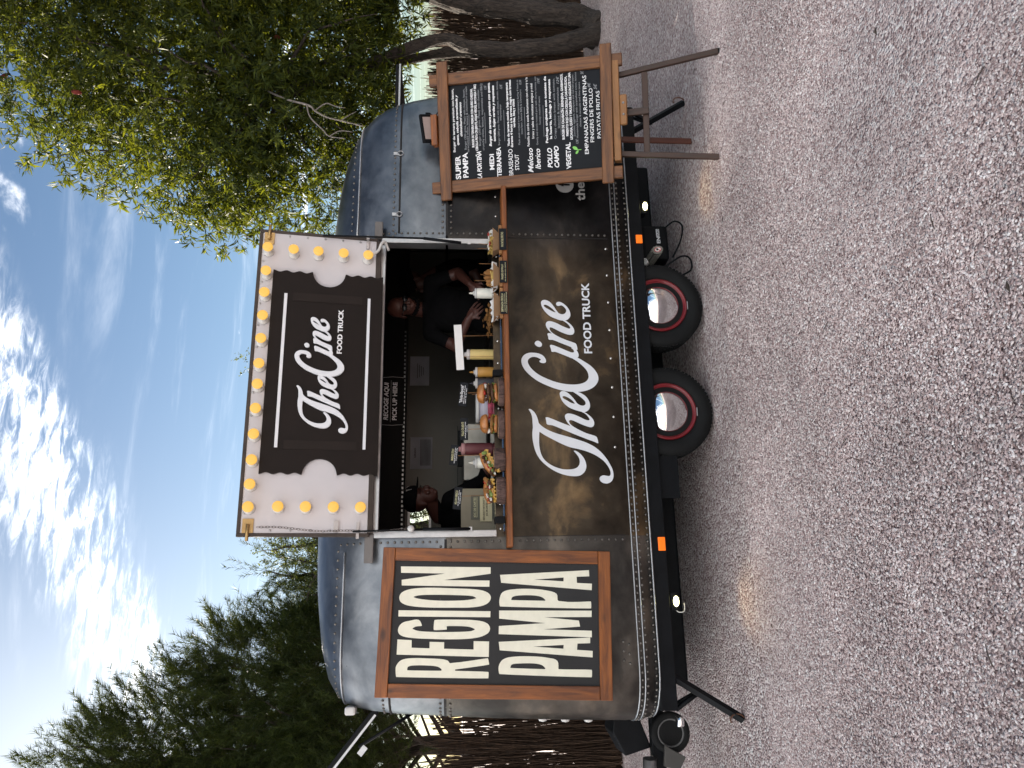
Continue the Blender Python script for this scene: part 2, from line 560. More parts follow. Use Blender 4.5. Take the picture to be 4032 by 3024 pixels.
def pebble_mat(name, per_instance):
    """pink-grey crushed stone: each pebble (or cell, further off) has its own tint"""
    m, t, b = base_mat(name)
    L = t.links.new
    r = N(t, 'ShaderNodeValToRGB'); e = r.color_ramp.elements
    e[0].position, e[0].color = .0, (.285, .200, .190, 1)
    e[1].position, e[1].color = 1., (.82, .79, .775, 1)
    for p, c in ((.25, (.450, .343, .330)), (.55, (.605, .493, .476)), (.85, (.71, .630, .608))):
        k = e.new(p); k.color = c + (1,)
    tc = N(t, 'ShaderNodeTexCoord')
    big = N(t, 'ShaderNodeTexNoise', inp={'Scale': 1.3, 'Detail': 4, 'Roughness': .6})
    mr = N(t, 'ShaderNodeMapRange', inp={1: .3, 2: .7, 3: .80, 4: 1.15}); L(big.outputs['Fac'], mr.inputs[0])
    ml = N(t, 'ShaderNodeMix', data_type='RGBA', blend_type='MULTIPLY', inp={0: 1.0}); L(r.outputs[0], ml.inputs[6]); L(mr.outputs[0], ml.inputs[7])
    L(ml.outputs[2], b.inputs['Base Color'])
    b.inputs['Roughness'].default_value = .85
    b.inputs['Specular IOR Level'].default_value = .25
    if per_instance:
        oi = N(t, 'ShaderNodeObjectInfo'); L(oi.outputs['Random'], r.inputs[0])
        L(oi.outputs['Location'], big.inputs['Vector'])
    else:
        L(tc.outputs['Object'], big.inputs['Vector'])
        mp = N(t, 'ShaderNodeMapping'); mp.inputs['Scale'].default_value = (70, 70, 70); L(tc.outputs['Object'], mp.inputs[0])
        nz = N(t, 'ShaderNodeTexNoise', inp={'Scale': .6, 'Detail': 2}); L(mp.outputs[0], nz.inputs['Vector'])
        av = N(t, 'ShaderNodeVectorMath', operation='ADD'); L(mp.outputs[0], av.inputs[0]); L(nz.outputs['Color'], av.inputs[1])
        v = N(t, 'ShaderNodeTexVoronoi', voronoi_dimensions='2D', inp={'Scale': 1, 'Randomness': 1}); L(av.outputs[0], v.inputs['Vector'])
        sp = N(t, 'ShaderNodeSeparateColor'); L(v.outputs['Color'], sp.inputs[0]); L(sp.outputs[0], r.inputs[0])
        inv = N(t, 'ShaderNodeMapRange', inp={1: 0, 2: .75, 3: 1, 4: 0}); L(v.outputs['Distance'], inv.inputs[0])
        bp = N(t, 'ShaderNodeBump', inp={'Strength': 1.0, 'Distance': .012}); L(inv.outputs[0], bp.inputs['Height']); L(bp.outputs[0], b.inputs['Normal'])
    return m


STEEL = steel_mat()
TRIM = pm('pale_trim', (.42, .44, .46), .3, .8, .1)
ALU = pm('brushed_aluminium', (.40, .40, .41), .35, .9, .15, 12, .05, 90)
STAIN = pm('stainless', (.62, .61, .60), .14, 1., .06, 4, .03, 8)
CHROME = pm('chrome', (.90, .90, .91), .03, 1., .01, 3, 0, rvar=.01)
BLACKM = pm('black_metal', (.005, .0056, .007), .5, 0, .3, 8, .1, 50, spec=.15)
DARKGAP = pm('dark_gap', (.012, .011, .011), .7)
RUBBER = pm('tyre_rubber', (.006, .0063, .0066), .7, 0, .3, 14, .25, 120, spec=.25)
RED = pm('red_wheel_paint', (0.1495, 0.0034, 0.0080), .38, 0, .2, 10, .05, 40, coat=.3)
BRASS = pm('brass_plate', (.40, .27, .12), .4, .8, .25)
WHITE = pm('white_panel', (.53, .515, .54), .45, 0, .04, 3, .02, 30)
PORC = pm('white_porcelain', (0.555, 0.547, 0.532), .25, 0, .03, 6)
TICKET = pm('dark_brown_board', (.010, .0065, .0055), .5, 0, .2, 5, .03, 30, spec=.18)
LETW = pm('white_lettering', (0.663, 0.681, 0.717), .4, 0, .03, 8)
BULB = pm('lit_bulb', (.22, .13, .05), .5, 0, .05, 30, emit=(1., .56, .085), estr=.185)
HATCHE = pm('dark_hatch_edge', (.045, .035, .03), .5, .3, .3)
WOODF = wood('stained_pine', (.27, .080, .010), (.095, .024, .0035), .45)
WOODM = wood('brown_frame_wood', (0.201, 0.076, 0.018), (.062, .020, .005), .5)
WOODL = wood('light_wood', (0.270, 0.124, 0.036), (.21, .085, .024), .5)
WOODD = wood('dark_easel_wood', (.048, .017, .0065), (.022, .008, .0035), .5, knots=False)
WOODR = wood('red_brown_wood', (.10, .028, .014), (.05, .014, .008), .5, knots=False)
BOARD = pm('slate_grey_board', (.030, .030, .031), .6, 0, .1, 6, .03, 40, spec=.2)
CREAM = pm('cream_lettering', (0.747, 0.726, 0.601), .6, 0, .05, 20)
CHALK = pm('chalkboard', (.006, .0075, .0105), .5, 0, .25, 4, .03, 30, spec=.2)
TXT0 = pm('faded_print', (.26, .27, .29), .6)
TXT1 = pm('white_print', (0.782, 0.782, 0.802), .6)
YTXT = pm('yellow_print', (0.490, 0.462, 0.266), .6)
ORANGE = pm('orange_lens', (.85, .16, .008), .25, 0, .05, coat=.4, emit=(1, .18, .01), estr=.12)
GREENL = pm('green_print', (.22, .55, .12), .6)
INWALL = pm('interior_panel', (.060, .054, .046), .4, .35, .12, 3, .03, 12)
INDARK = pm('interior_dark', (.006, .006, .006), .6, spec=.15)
KRAFT = pm('kraft_paper', (0.281, 0.172, 0.094), .75, 0, .12, 14, .1, 50)
PAPER = pm('white_paper', (0.674, 0.665, 0.648), .7, 0, .04, 10, .05, 60)
BARKM = bark_mat('rough_bark', (.007, .0055, .0045), (.085, .064, .051))
LOGB = bark_mat('log_bark', (.045, .026, .022), (.19, .115, .10))
LOGE = pm('cut_wood_end', (.30, .19, .11), .8, 0, .3, 30, .1, 40)
TWIG = pm('grey_twig', (.16, .14, .125), .85, 0, .2)
LEAFA = leaf_mat('bottlebrush_leaf', (.010, .020, .005), (.062, .082, .013), .42)
NEEDLE = leaf_mat('pine_needle', (.009, .018, .005), (.040, .058, .013), .22)
LEAFB = leaf_mat('small_leaf', (.020, .034, .014), (.075, .10, .045), .35)
BRUSH = pm('brushwood', (.055, .032, .019), .9, 0, .5, 30)
SKIN = pm('skin', (.062, .022, .016), .5, 0, .12, 14, .05, 120)
BCLOTH = pm('black_cloth', (.0035, .0035, .004), .9, 0, .25, 20, .3, 200, spec=.1)
BUN = pm('toasted_bun', (0.360, 0.144, 0.043), .30, 0, .35, 22, .05, 60, coat=.3)
BREAD = pm('yellow_bread', (0.341, 0.182, 0.033), .4, 0, .3, 24, .1, 60, coat=.2)
PATTY = pm('fried_patty', (0.063, 0.025, 0.011), .55, 0, .5, 60, .8, 90)
CHEESE = pm('melted_cheese', (0.413, 0.231, 0.028), .3, 0, .12, 12, .05)
LETTUCE = pm('lettuce', (0.150, 0.210, 0.050), .45, 0, .35, 30, .3, 60)
TOMATO = pm('tomato', (0.300, 0.018, 0.009), .3, 0, .2, 20)
SAUCE = pm('white_sauce', (0.520, 0.494, 0.455), .3, 0, .04, 20)
FRY = pm('potato_fry', (0.420, 0.282, 0.078), .5, 0, .18, 30, .1, 80)
CRUMB = pm('fried_crumb', (0.247, 0.111, 0.029), .7, 0, .35, 60, .9, 160)

# ------------------------------------------------------------------ ground and gravel
def build_ground():
    bm = bmesh.new()
    n = 60
    xs = np.concatenate([np.linspace(-300, -8, 8), np.linspace(-7, 12, n), np.linspace(13, 300, 8)])
    ys = np.concatenate([np.linspace(-300, -3, 8), np.linspace(-2, 12, n), np.linspace(13, 400, 8)])
    vs = [[bm.verts.new((x, y, 0.006 * math.sin(x * 1.7 + .4 * y) * math.cos(y * 1.3) - .008)) for x in xs] for y in ys]
    for j in range(len(ys) - 1):
        for i in range(len(xs) - 1):
            bm.faces.new((vs[j][i], vs[j][i + 1], vs[j + 1][i + 1], vs[j + 1][i]))
    me = bpy.data.meshes.new('ground'); bm.to_mesh(me); bm.free()
    me.polygons.foreach_set('use_smooth', [True] * len(me.polygons))
    me.materials.append(pebble_mat('gravel_ground', False))
    tag(link(bpy.data.objects.new('ground', me)), kind='structure')


def build_gravel():
    """loose stones on the near ground: points spread over a sheet, one of eight stone shapes on each"""
    coll = bpy.data.collections.new('stone_shapes')
    pmat = pebble_mat('loose_stone', True)
    rr = random.Random(5)
    for k in range(8):
        bm = bmesh.new()
        bmesh.ops.create_icosphere(bm, subdivisions=1, radius=1)
        for v in bm.verts:
            v.co *= rr.uniform(.72, 1.18)
        bmesh.ops.scale(bm, vec=(rr.uniform(.9, 1.45), rr.uniform(.75, 1.0), rr.uniform(.42, .66)), verts=bm.verts)
        me = bpy.data.meshes.new('stone'); bm.to_mesh(me); bm.free()
        me.materials.append(pmat)
        o = bpy.data.objects.new('stone_shape', me)
        coll.objects.link(o)
    # sheet to spread over
    me = bpy.data.meshes.new('gravel')
    vs, fs = [], []
    xs, ys = np.linspace(-2.4, 5.0, 11), np.linspace(1.2, 4.6, 6)
    for y in ys:
        for x in xs: vs.append((x, y, -.004))
    for j in range(len(ys) - 1):
        for i in range(len(xs) - 1):
            a = j * len(xs) + i
            fs.append((a, a + 1, a + 1 + len(xs), a + len(xs)))
    me.from_pydata(vs, [], fs)
    o = tag(link(bpy.data.objects.new('gravel', me)), 'loose pink and grey crushed stone covering the yard', 'gravel', kind='stuff')
    g = bpy.data.node_groups.new('spread_stones', 'GeometryNodeTree')
    g.interface.new_socket('Geometry', in_out='INPUT', socket_type='NodeSocketGeometry')
    g.interface.new_socket('Geometry', in_out='OUTPUT', socket_type='NodeSocketGeometry')
    L = g.links.new
    gi, go = N(g, 'NodeGroupInput'), N(g, 'NodeGroupOutput')
    dp = N(g, 'GeometryNodeDistributePointsOnFaces', distribute_method='RANDOM')
    dp.inputs['Density'].default_value = 12500
    L(gi.outputs[0], dp.inputs['Mesh'])
    ci = N(g, 'GeometryNodeCollectionInfo')
    ci.inputs['Collection'].default_value = coll
    ci.inputs['Separate Children'].default_value = True
    ci.inputs['Reset Children'].default_value = True
    ip = N(g, 'GeometryNodeInstanceOnPoints')
    ip.inputs['Pick Instance'].default_value = True
    L(dp.outputs['Points'], ip.inputs['Points'])
    L(ci.outputs[0], ip.inputs['Instance'])
    rv = N(g, 'FunctionNodeRandomValue', data_type='FLOAT_VECTOR')
    rv.inputs[0].default_value = (-.35, -.35, 0)
    rv.inputs[1].default_value = (.35, .35, 6.28)
    L(rv.outputs[0], ip.inputs['Rotation'])
    sv = N(g, 'FunctionNodeRandomValue', data_type='FLOAT')
    sv.inputs[2].default_value, sv.inputs[3].default_value = 0, 1
    pw = N(g, 'ShaderNodeMath', operation='POWER'); pw.inputs[1].default_value = 2.2
    L(sv.outputs[1], pw.inputs[0])
    ma = N(g, 'ShaderNodeMath', operation='MULTIPLY_ADD'); ma.inputs[1].default_value = .0042; ma.inputs[2].default_value = .0033
    L(pw.outputs[0], ma.inputs[0]); L(ma.outputs[0], ip.inputs['Scale'])
    L(ip.outputs[0], go.inputs[0])
    md = o.modifiers.new('spread', 'NODES')
    md.node_group = g


build_ground()
build_gravel()


# ------------------------------------------------------------------ fence of brushwood
def build_fence(x0, x1, y, h, label, dens):
    root = thing('brushwood_fence', ((x0 + x1) / 2, y, 0), label, 'fence', 'brushwood fencing round the yard')
    n = int((x1 - x0) * dens)

    px = RNG.uniform(x0, x1, n)
    py = y + RNG.normal(0, .035, n)
    ln = RNG.uniform(.35, 1.15, n)
    z0 = RNG.uniform(0, 1, n) ** 1.25 * (h - ln * .5)
    top = np.minimum(z0 + ln, h + RNG.normal(-.03, .07, n))
    k = int(n * .3)                                        # extra short sticks added along the foot to close sunlit gaps
    z0[:k] = RNG.uniform(-.05, .05, k); top[:k] = RNG.uniform(.25, .75, k)
    lean = RNG.normal(0, .06, n); lean2 = RNG.normal(0, .03, n)
    w = RNG.uniform(.0035, .0095, n)
    # a three-sided stick: 6 corners, 3 sides
    V = np.zeros((n, 6, 3))
    for k, (a, b) in enumerate(((1, 0), (-.5, .87), (-.5, -.87))):
        V[:, k, 0] = px + w * a; V[:, k, 1] = py + w * b; V[:, k, 2] = z0
        V[:, k + 3, 0] = px + lean * (top - z0) + w * a * .6; V[:, k + 3, 1] = py + lean2 * (top - z0) + w * b * .6; V[:, k + 3, 2] = top
    base = (np.arange(n) * 6)[:, None, None]
    F = np.array([[0, 1, 4, 3], [1, 2, 5, 4], [2, 0, 3, 5]])[None] + base
    me = np_mesh('brushwood', V.reshape(-1, 3), F.reshape(-1, 4), BRUSH)
    tag(inst('brushwood', me, root), kind='stuff')
    x = x0 + .4
    while x < x1:
        MB().tube([(x, y + .07, 0), (x, y + .07, h + .03)], .03, 8).build('post', BRUSH, root)
        x += 2.4
    for z in (.35, 1.05, h - .3):
        MB().tube([(x0, y + .02, z), (x1, y + .02, z)], .0035, 5).build('wire', BLACKM, root)


build_fence(1.9, 13.0, 8.9, 2.12, 'dark brushwood fence behind the twisted trunks beside the menu easel', 1900)
build_fence(-7.5, 1.9, 8.9, 1.98, 'dark brushwood fence beyond the end of the trailer with the region pampa board', 1500)


# ------------------------------------------------------------------ trees
def unit(a):
    return a / np.maximum(np.linalg.norm(a, axis=-1, keepdims=True), 1e-9)


def leaves_mesh(name, P, D, Nn, L_, W_, mat):
    """one folded blade (two quads sharing the rib) per leaf"""
    n = len(P)
    D = unit(D)
    S = unit(np.cross(D, Nn))
    U = unit(np.cross(S, D))
    L_ = L_[:, None]; W_ = W_[:, None]
    V = np.stack([P, P + D * L_ * .42 + S * W_ + U * W_ * .35, P + D * L_ - U * L_ * .08, P + D * L_ * .42 - S * W_ + U * W_ * .35], 1)
    F = np.arange(n * 4).reshape(n, 4)
    return np_mesh(name, V.reshape(-1, 3), F, mat)


def lobes_points(lobes, n, shell=.45):
    """points through ellipsoid lobes, denser towards the skin; also the outward direction"""
    vol = np.array([a[1][0] * a[1][1] * a[1][2] for a in lobes]) ** .72
    idx = RNG.choice(len(lobes), n, p=vol / vol.sum())
    c = np.array([l[0] for l in lobes])[idx]
    r = np.array([l[1] for l in lobes])[idx]
    d = unit(RNG.normal(size=(n, 3)))
    rad = RNG.uniform(0, 1, n) ** shell
    p = c + d * r * rad[:, None]
    return p, d, rad


def limb(mb, a, b, r0, r1, n=7, wob=.1, seg=8, sag=0):
    a, b = Vector(a), Vector(b)
    pts, rad = [], []
    o1, o2 = random.uniform(0, 6), random.uniform(0, 6)
    ln = (b - a).length
    for i in range(n):
        t = i / (n - 1)
        p = a.lerp(b, t)
        k = math.sin(math.pi * t) * wob * ln
        p += Vector((math.sin(o1 + t * 5) * k, math.cos(o2 + t * 4) * k, sag * ln * math.sin(math.pi * t)))
        pts.append(p); rad.append(r0 + (r1 - r0) * t)
    mb.tube(pts, rad, seg)
    return pts


def broad_tree(name, label, cat, base, trunks, lobes, n_tuft, per, leaf, width, mat, droop=.0, group=None, twig_n=60, bark=None, spread=.10, shell=.45, flowers=0):
    root = thing(name, base, label, cat, group)
    bark = bark or BARKM
    ends = []
    for pts, r0, r1 in trunks:
        mb = MB()
        pts = [Vector(p) for p in pts]
        # smooth the traced centre line
        sm = []
        for i in range(len(pts) - 1):
            for k in range(5):
                t = k / 5
                p0, p1, p2, p3 = pts[max(i - 1, 0)], pts[i], pts[i + 1], pts[min(i + 2, len(pts) - 1)]
                sm.append(.5 * ((2 * p1) + (p2 - p0) * t + (2 * p0 - 5 * p1 + 4 * p2 - p3) * t * t + (3 * p1 - p0 - 3 * p2 + p3) * t ** 3))
        sm.append(pts[-1])
        nn = len(sm)
        rad = [(r0 + (r1 - r0) * i / (nn - 1)) * (1 + .10 * math.sin(i * 1.3 + r0 * 40)) * (1 + .5 * max(0, 1 - i / 4)) for i in range(nn)]
        sm = smooth_path(sm, 3); nn = len(sm)
        rad = np.interp(np.linspace(0, 1, nn), np.linspace(0, 1, len(rad)), rad).tolist()
        SG = 40
        mb.tube(sm, rad, SG)
        ph = [random.uniform(0, 6.3) for _ in range(6)]
        for i in range(nn):
            for k in range(SG):
                a = 2 * math.pi * k / SG
                w_ = .045 * math.sin(5 * a + ph[0] + i * .10) + .04 * math.sin(9 * a + ph[1] - i * .17) + .04 * math.sin(14 * a + ph[2] + i * .23 + math.sin(i * .3)) + .03 * math.sin(3 * a + i * .31 + ph[3]) + random.uniform(-.03, .03)
                v = Vector(mb.v[i * SG + k]); mb.v[i * SG + k] = tuple(sm[i] + (v - sm[i]) * (1 + w_))
        o = mb.build('trunk', bark, root)
        ends.append(sm[-1])
    p, d, rad = lobes_points(lobes, n_tuft, shell)
    # branches run from the trunk ends out to some of the tufts
    mb = MB()
    far = np.argsort(-rad)[:twig_n * 3]
    for k in far[::3]:
        q = Vector(p[k])
        e = min(ends, key=lambda v: (v - q).length)
        mid = e.lerp(q, .5) + Vector((random.uniform(-.2, .2), random.uniform(-.2, .2), .15))
        limb(mb, e, mid, .028, .016, 5, .05, 5)
        limb(mb, mid, q, .016, .004, 6, .06, 5)
    mb.build('branches', bark, root)
    # every tuft: a whorl of blades round a short shoot
    ax = unit(d * .8 + RNG.normal(0, .45, d.shape) + np.array([0, 0, .25 - droop]))
    P = np.repeat(p, per, 0); A = np.repeat(ax, per, 0)
    n = len(P)
    s = RNG.uniform(0, 1, n)
    P = P + A * (s * spread)[:, None] + RNG.normal(0, .012, (n, 3))
    side = unit(np.cross(A, RNG.normal(size=(n, 3))))
    D = unit(A * RNG.uniform(.25, 1.1, n)[:, None] + side + np.array([0, 0, -droop * .6]))
    Nn = unit(RNG.normal(size=(n, 3)) * .5 + A)
    Ls = leaf * RNG.uniform(.6, 1.2, n)
    me = leaves_mesh('crown', P, D, Nn, Ls, Ls * width, mat)
    inst('crown', me, root)
    if flowers:
        fm = MATS.get('red_flower') or pm('red_flower', (.17, .025, .018), .8, 0, .3)
        for k in RNG.choice(len(p), flowers, replace=False):
            q, a = Vector(p[k]), Vector(ax[k])
            MB().tube([q, q + a * .03, q + a * .08, q + a * .10], [.012, .024, .022, .008], 8).build('flower_spike', fm, root)
    return root


# bottlebrush tree right of the trailer: several twisted stems from one foot
BT = broad_tree('bottlebrush_tree', 'tall bottlebrush tree with twisted grey stems and narrow leaves overhanging the trailer', 'tree', (6.95, 7.9, 0),
    [([(6.96, 7.9, -.05), (7.20, 7.95, .2), (7.27, 8.0, .68), (7.35, 8.0, 1.27), (7.39, 8.0, 1.7), (7.5, 7.8, 2.6), (7.6, 7.6, 3.6)], .160, .07),
     ([(6.96, 7.92, -.05), (6.88, 8.0, .45), (6.83, 8.1, 1.04), (6.79, 8.15, 1.62), (6.78, 8.2, 2.03), (6.5, 8.2, 3.0), (6.2, 8.1, 4.0)], .075, .05),
     ([(6.94, 7.86, -.05), (6.75, 7.82, .22), (6.61, 7.8, .70), (6.55, 7.8, 1.16), (6.58, 7.8, 1.62), (6.67, 7.8, 1.97), (6.2, 7.7, 2.8), (5.6, 7.6, 3.8)], .115, .05)],
    [((5.5, 7.9, 4.9), (1.2, 1.3, 1.3)), ((6.9, 7.8, 5.5), (1.6, 1.5, 1.9)), ((5.1, 7.8, 3.7), (1.05, 1.1, .95)), ((6.3, 7.5, 3.7), (1.3, 1.2, 1.2)),
     ((7.6, 7.6, 3.6), (1.3, 1.3, 1.5)), ((6.2, 8.2, 6.3), (1.25, 1.3, .9)), ((8.6, 8.2, 5.2), (1.4, 1.5, 2.0)), ((5.7, 8.0, 2.9), (1.0, 1.0, .62)),
     ((7.1, 7.9, 2.75), (1.1, 1.0, .55)), ((7.4, 7.3, 6.9), (1.3, 1.2, .9)), ((4.85, 8.1, 4.45), (.75, .9, .75)), ((8.2, 7.6, 2.9), (1.1, 1.1, .7))],
    9200, 15, .12, .095, LEAFA, droop=.25, twig_n=70, spread=.13, flowers=14)
# bare grey branch hanging out of the crown above the trailer's end
for pts, r in (([(5.6, 7.4, 3.9), (5.1, 6.9, 3.5), (4.743, 6.5, 3.184), (4.682, 6.5, 3.12), (4.613, 6.5, 3.003), (4.576, 6.5, 2.861), (4.521, 6.5, 2.649)], .012),
               ([(4.743, 6.5, 3.2), (4.609, 6.5, 3.16), (4.469, 6.5, 3.031), (4.40, 6.5, 2.967), (4.383, 6.5, 2.818)], .008), ([(4.581, 6.5, 2.861), (4.64, 6.5, 2.794), (4.684, 6.5, 2.725)], .006),
               ([(4.682, 6.5, 3.12), (4.768, 6.5, 3.019), (4.74, 6.5, 2.93), (4.722, 6.5, 2.832)], .007), ([(4.40, 6.5, 2.967), (4.463, 6.5, 2.874), (4.456, 6.5, 2.752)], .006)):
    q = smooth_path(pts, 4)
    MB().tube(q, [r * (1 - .6 * i / len(q)) for i in range(len(q))], 6).build('bare_branch', TWIG, BT)
broad_tree('bottlebrush_tree', 'leaning dark trunk of a second bottlebrush tree right of the twisted stems', 'tree', (7.2, 7.95, 0),
    [([(7.17, 8.0, -.05), (7.29, 8.0, .32), (7.42, 8.0, .72), (7.7, 8.1, 1.5), (8.1, 8.3, 2.6), (8.6, 8.6, 3.6)], .105, .05)],
    [((9.2, 8.8, 4.6), (1.2, 1.2, 1.3)), ((8.9, 8.6, 3.4), (1.1, 1.1, .9))], 1200, 15, .10, .10, LEAFA, droop=.25, twig_n=30, spread=.13)
# small-leaved tree behind the raised hatch and one behind the trailer
broad_tree('olive_tree', 'small leaved tree peeping out left of the raised hatch above the trailer roof', 'tree', (1.1, 9.7, 0),
    [([(1.1, 9.7, -.05), (1.15, 9.7, 1.2), (1.0, 9.7, 2.4), (.9, 9.6, 3.2)], .09, .04)],
    [((1.0, 9.6, 3.4), (.85, .7, .72)), ((1.25, 9.7, 3.0), (1.2, .8, .9)), ((1.2, 9.5, 2.35), (.75, .4, .5))], 2200, 14, .034, .24, LEAFB, twig_n=40, spread=.16)
broad_tree('olive_tree', 'leafy tree hidden behind the trailer with one shoot rising over the hatch edge', 'tree', (3.2, 9.8, 0),
    [([(3.2, 9.8, -.05), (3.25, 9.8, 1.2), (3.1, 9.8, 2.2), (3.15, 9.7, 3.2)], .10, .04)],
    [((3.15, 9.6, 3.3), (1.7, .8, .85)), ((3.12, 9.5, 4.26), (.13, .12, .24)), ((4.6, 9.8, 3.0), (1.2, .8, .9)), ((3.4, 9.9, 2.1), (1.9, .5, .8)), ((5.3, 10.0, 2.1), (1.0, .5, .7)), ((3.9, 9.6, 1.9), (1.3, .45, .75))], 7000, 12, .036, .24, LEAFB, twig_n=40, spread=.12)  # low lobes added to block sun streaks coming through the fence


def pine(name, label, base, trunk, lobes, n_tip, per, group=None, needle=.10):
    """pine: limbs, shoots and long needles set along every shoot"""
    root = thing(name, base, label, 'tree', group)
    mb = MB()
    raw = [Vector(p) for p in trunk]
    pts = [raw[i].lerp(raw[i + 1], k / 6) + Vector((.03 * math.sin(i * 6 + k), .03 * math.cos(i * 5 + k * .8), 0)) for i in range(len(raw) - 1) for k in range(6)] + [raw[-1]]
    mb.tube(pts, [.15 - .10 * i / (len(pts) - 1) for i in range(len(pts))], 12)
    mb.build('trunk', BARKM, root)
    p, d, rad = lobes_points(lobes, n_tip, .34)
    mb = MB()
    order = np.argsort(-rad)[:150]
    for k in order[::2]:
        q = Vector(p[k])
        j = min(range(len(pts)), key=lambda i: abs(pts[i].z - (q.z - .35 - .5 * ((pts[i].x - q.x) ** 2 + (pts[i].y - q.y) ** 2) ** .5)))
        limb(mb, pts[j], q, .035, .006, 8, .06, 5)
    mb.build('branches', BARKM, root)
    ax = unit(d * np.array([.9, .9, .35]) + RNG.normal(0, .35, d.shape) + np.array([0, 0, .55]))
    slen = RNG.uniform(.26, .60, n_tip)
    # woody shoots
    V = np.stack([p, p + np.array([.004, 0, 0]), p + ax * slen[:, None]], 1).reshape(-1, 3)
    F = np.arange(n_tip * 3).reshape(-1, 3)
    inst('shoots', np_mesh('shoots', V, F, BARKM), root)
    P = np.repeat(p, per, 0); A = np.repeat(ax, per, 0); S_ = np.repeat(slen, per)
    n = len(P)
    s = RNG.uniform(.12, 1, n) ** .8
    P = P + A * (s * S_)[:, None]
    side = unit(np.cross(A, RNG.normal(size=(n, 3))))
    D = unit(A * RNG.uniform(.7, 1.6, n)[:, None] + side)
    ln = needle * RNG.uniform(.7, 1.25, n)
    wv = unit(np.cross(D, RNG.normal(size=(n, 3)))) * .0032
    V = np.stack([P - wv, P + wv, P + D * ln[:, None]], 1).reshape(-1, 3)
    inst('crown', np_mesh('crown', V, np.arange(n * 3).reshape(-1, 3), NEEDLE), root)
    # full plumes standing out along the rim
    rim = np.where(rad > .80)[0]
    rim = RNG.choice(rim, min(len(rim), max(60, n_tip // 9)), replace=False)
    pr, dr = p[rim], unit(ax[rim] + d[rim] * .5 + np.array([.25, 0, .25]))
    P = np.repeat(pr, 130, 0); A = np.repeat(dr, 130, 0)
    n = len(P)
    sl = np.repeat(RNG.uniform(.35, .62, len(rim)), 130)
    s = RNG.uniform(.05, 1, n)
    P = P + A * (s * sl)[:, None]
    side = unit(np.cross(A, RNG.normal(size=(n, 3))))
    D = unit(A * RNG.uniform(1.0, 1.9, n)[:, None] + side)
    ln = needle * 1.15 * RNG.uniform(.7, 1.2, n)
    wv = unit(np.cross(D, RNG.normal(size=(n, 3)))) * .0036
    V = np.stack([P - wv, P + wv, P + D * ln[:, None]], 1).reshape(-1, 3)
    inst('plumes', np_mesh('plumes', V, np.arange(n * 3).reshape(-1, 3), NEEDLE), root)
    # cones
    cm = MATS.get('pine_cone') or pm('pine_cone', (.05, .03, .02), .8, 0, .4, 60, .5, 120)
    for k in order[:9]:
        q = Vector(p[k]) - Vector((0, 0, .02))
        MB().lathe([(.004, -.05), (.022, -.03), (.026, 0), (.018, .03), (.004, .045)], 10, Matrix.Translation(q)).build('cone', cm, root)
    return root


pine('pine_tree', 'large dark pine rising behind the end of the trailer under the bright sky', (-1.6, 10.9, 0),
     [(-1.6, 10.9, -.05), (-1.65, 10.9, 1.6), (-1.7, 10.9, 3.2), (-1.75, 10.9, 4.8), (-1.8, 10.9, 6.4)],
     [((-2.0, 10.7, 6.0), (.8, .9, .75)), ((-1.6, 10.6, 5.0), (1.0, 1.0, .9)), ((-1.0, 10.5, 4.0), (.95, .9, .85)), ((-2.6, 10.7, 4.4), (1.2, 1.0, 1.2)),
      ((-.9, 10.4, 3.1), (.95, .9, .75)), ((-2.0, 10.4, 3.0), (1.2, 1.0, .8)), ((-.25, 10.5, 3.6), (.42, .5, .4)), ((-3.0, 10.8, 5.6), (.9, .9, .9)), ((-.55, 10.5, 4.65), (.4, .5, .4))],
     6400, 50, 'pines behind the trailer')
pine('pine_tree', 'young pine with a feathery top between the big pine and the small leaved tree', (.35, 10.4, 0),
     [(.35, 10.4, -.05), (.4, 10.4, 1.2), (.42, 10.4, 2.4), (.45, 10.4, 3.3)],
     [((.40, 10.3, 3.2), (.42, .4, .55)), ((.62, 10.0, 3.85), (.2, .2, .28)), ((.3, 10.4, 2.6), (.6, .5, .5))], 650, 50, 'pines behind the trailer', .08)
pine('pine_tree', 'far pine standing behind the large dark pine', (-3.2, 13.2, 0),
     [(-3.2, 13.2, -.05), (-3.2, 13.2, 1.6), (-3.25, 13.2, 3.2), (-3.3, 13.2, 5.0)],
     [((-3.0, 13.2, 4.4), (1.7, 1.0, 1.3)), ((-4.6, 13.2, 4.0), (1.5, 1.0, 1.4)), ((-2.4, 13.0, 3.4), (1.2, .9, .9)), ((-1.0, 13.2, 3.6), (1.3, .9, .9))], 3600, 44, 'pines behind the trailer', .10)


# a few fallen twigs and leaves on the gravel
def litter():
    mb = MB()
    rr = random.Random(21)
    for k in range(46):
        x, y = rr.uniform(-1.6, 4.4), rr.uniform(1.9, 4.7)
        a, ln = rr.uniform(0, 3.1), rr.uniform(.02, .075)
        p = Vector((x, y, .008)); d = Vector((math.cos(a), math.sin(a), rr.uniform(-.05, .12))) * ln
        mb.tube([p, p + d * .5 + Vector((0, 0, .004)), p + d], [.0018, .0022, .0012], 5)
    for x, y in ((2.26, 2.54), (.93, 2.13)):
        mb.add([(x, y, .010), (x + .02, y + .006, .018), (x + .045, y + .002, .012), (x + .022, y - .008, .014)], [(0, 1, 2, 3)])
    tag(mb.build('twig_litter', pm('fallen_twig', (.06, .045, .035), .9)), 'scattered dark fallen twigs lying on the gravel', 'twigs', kind='stuff')


litter()

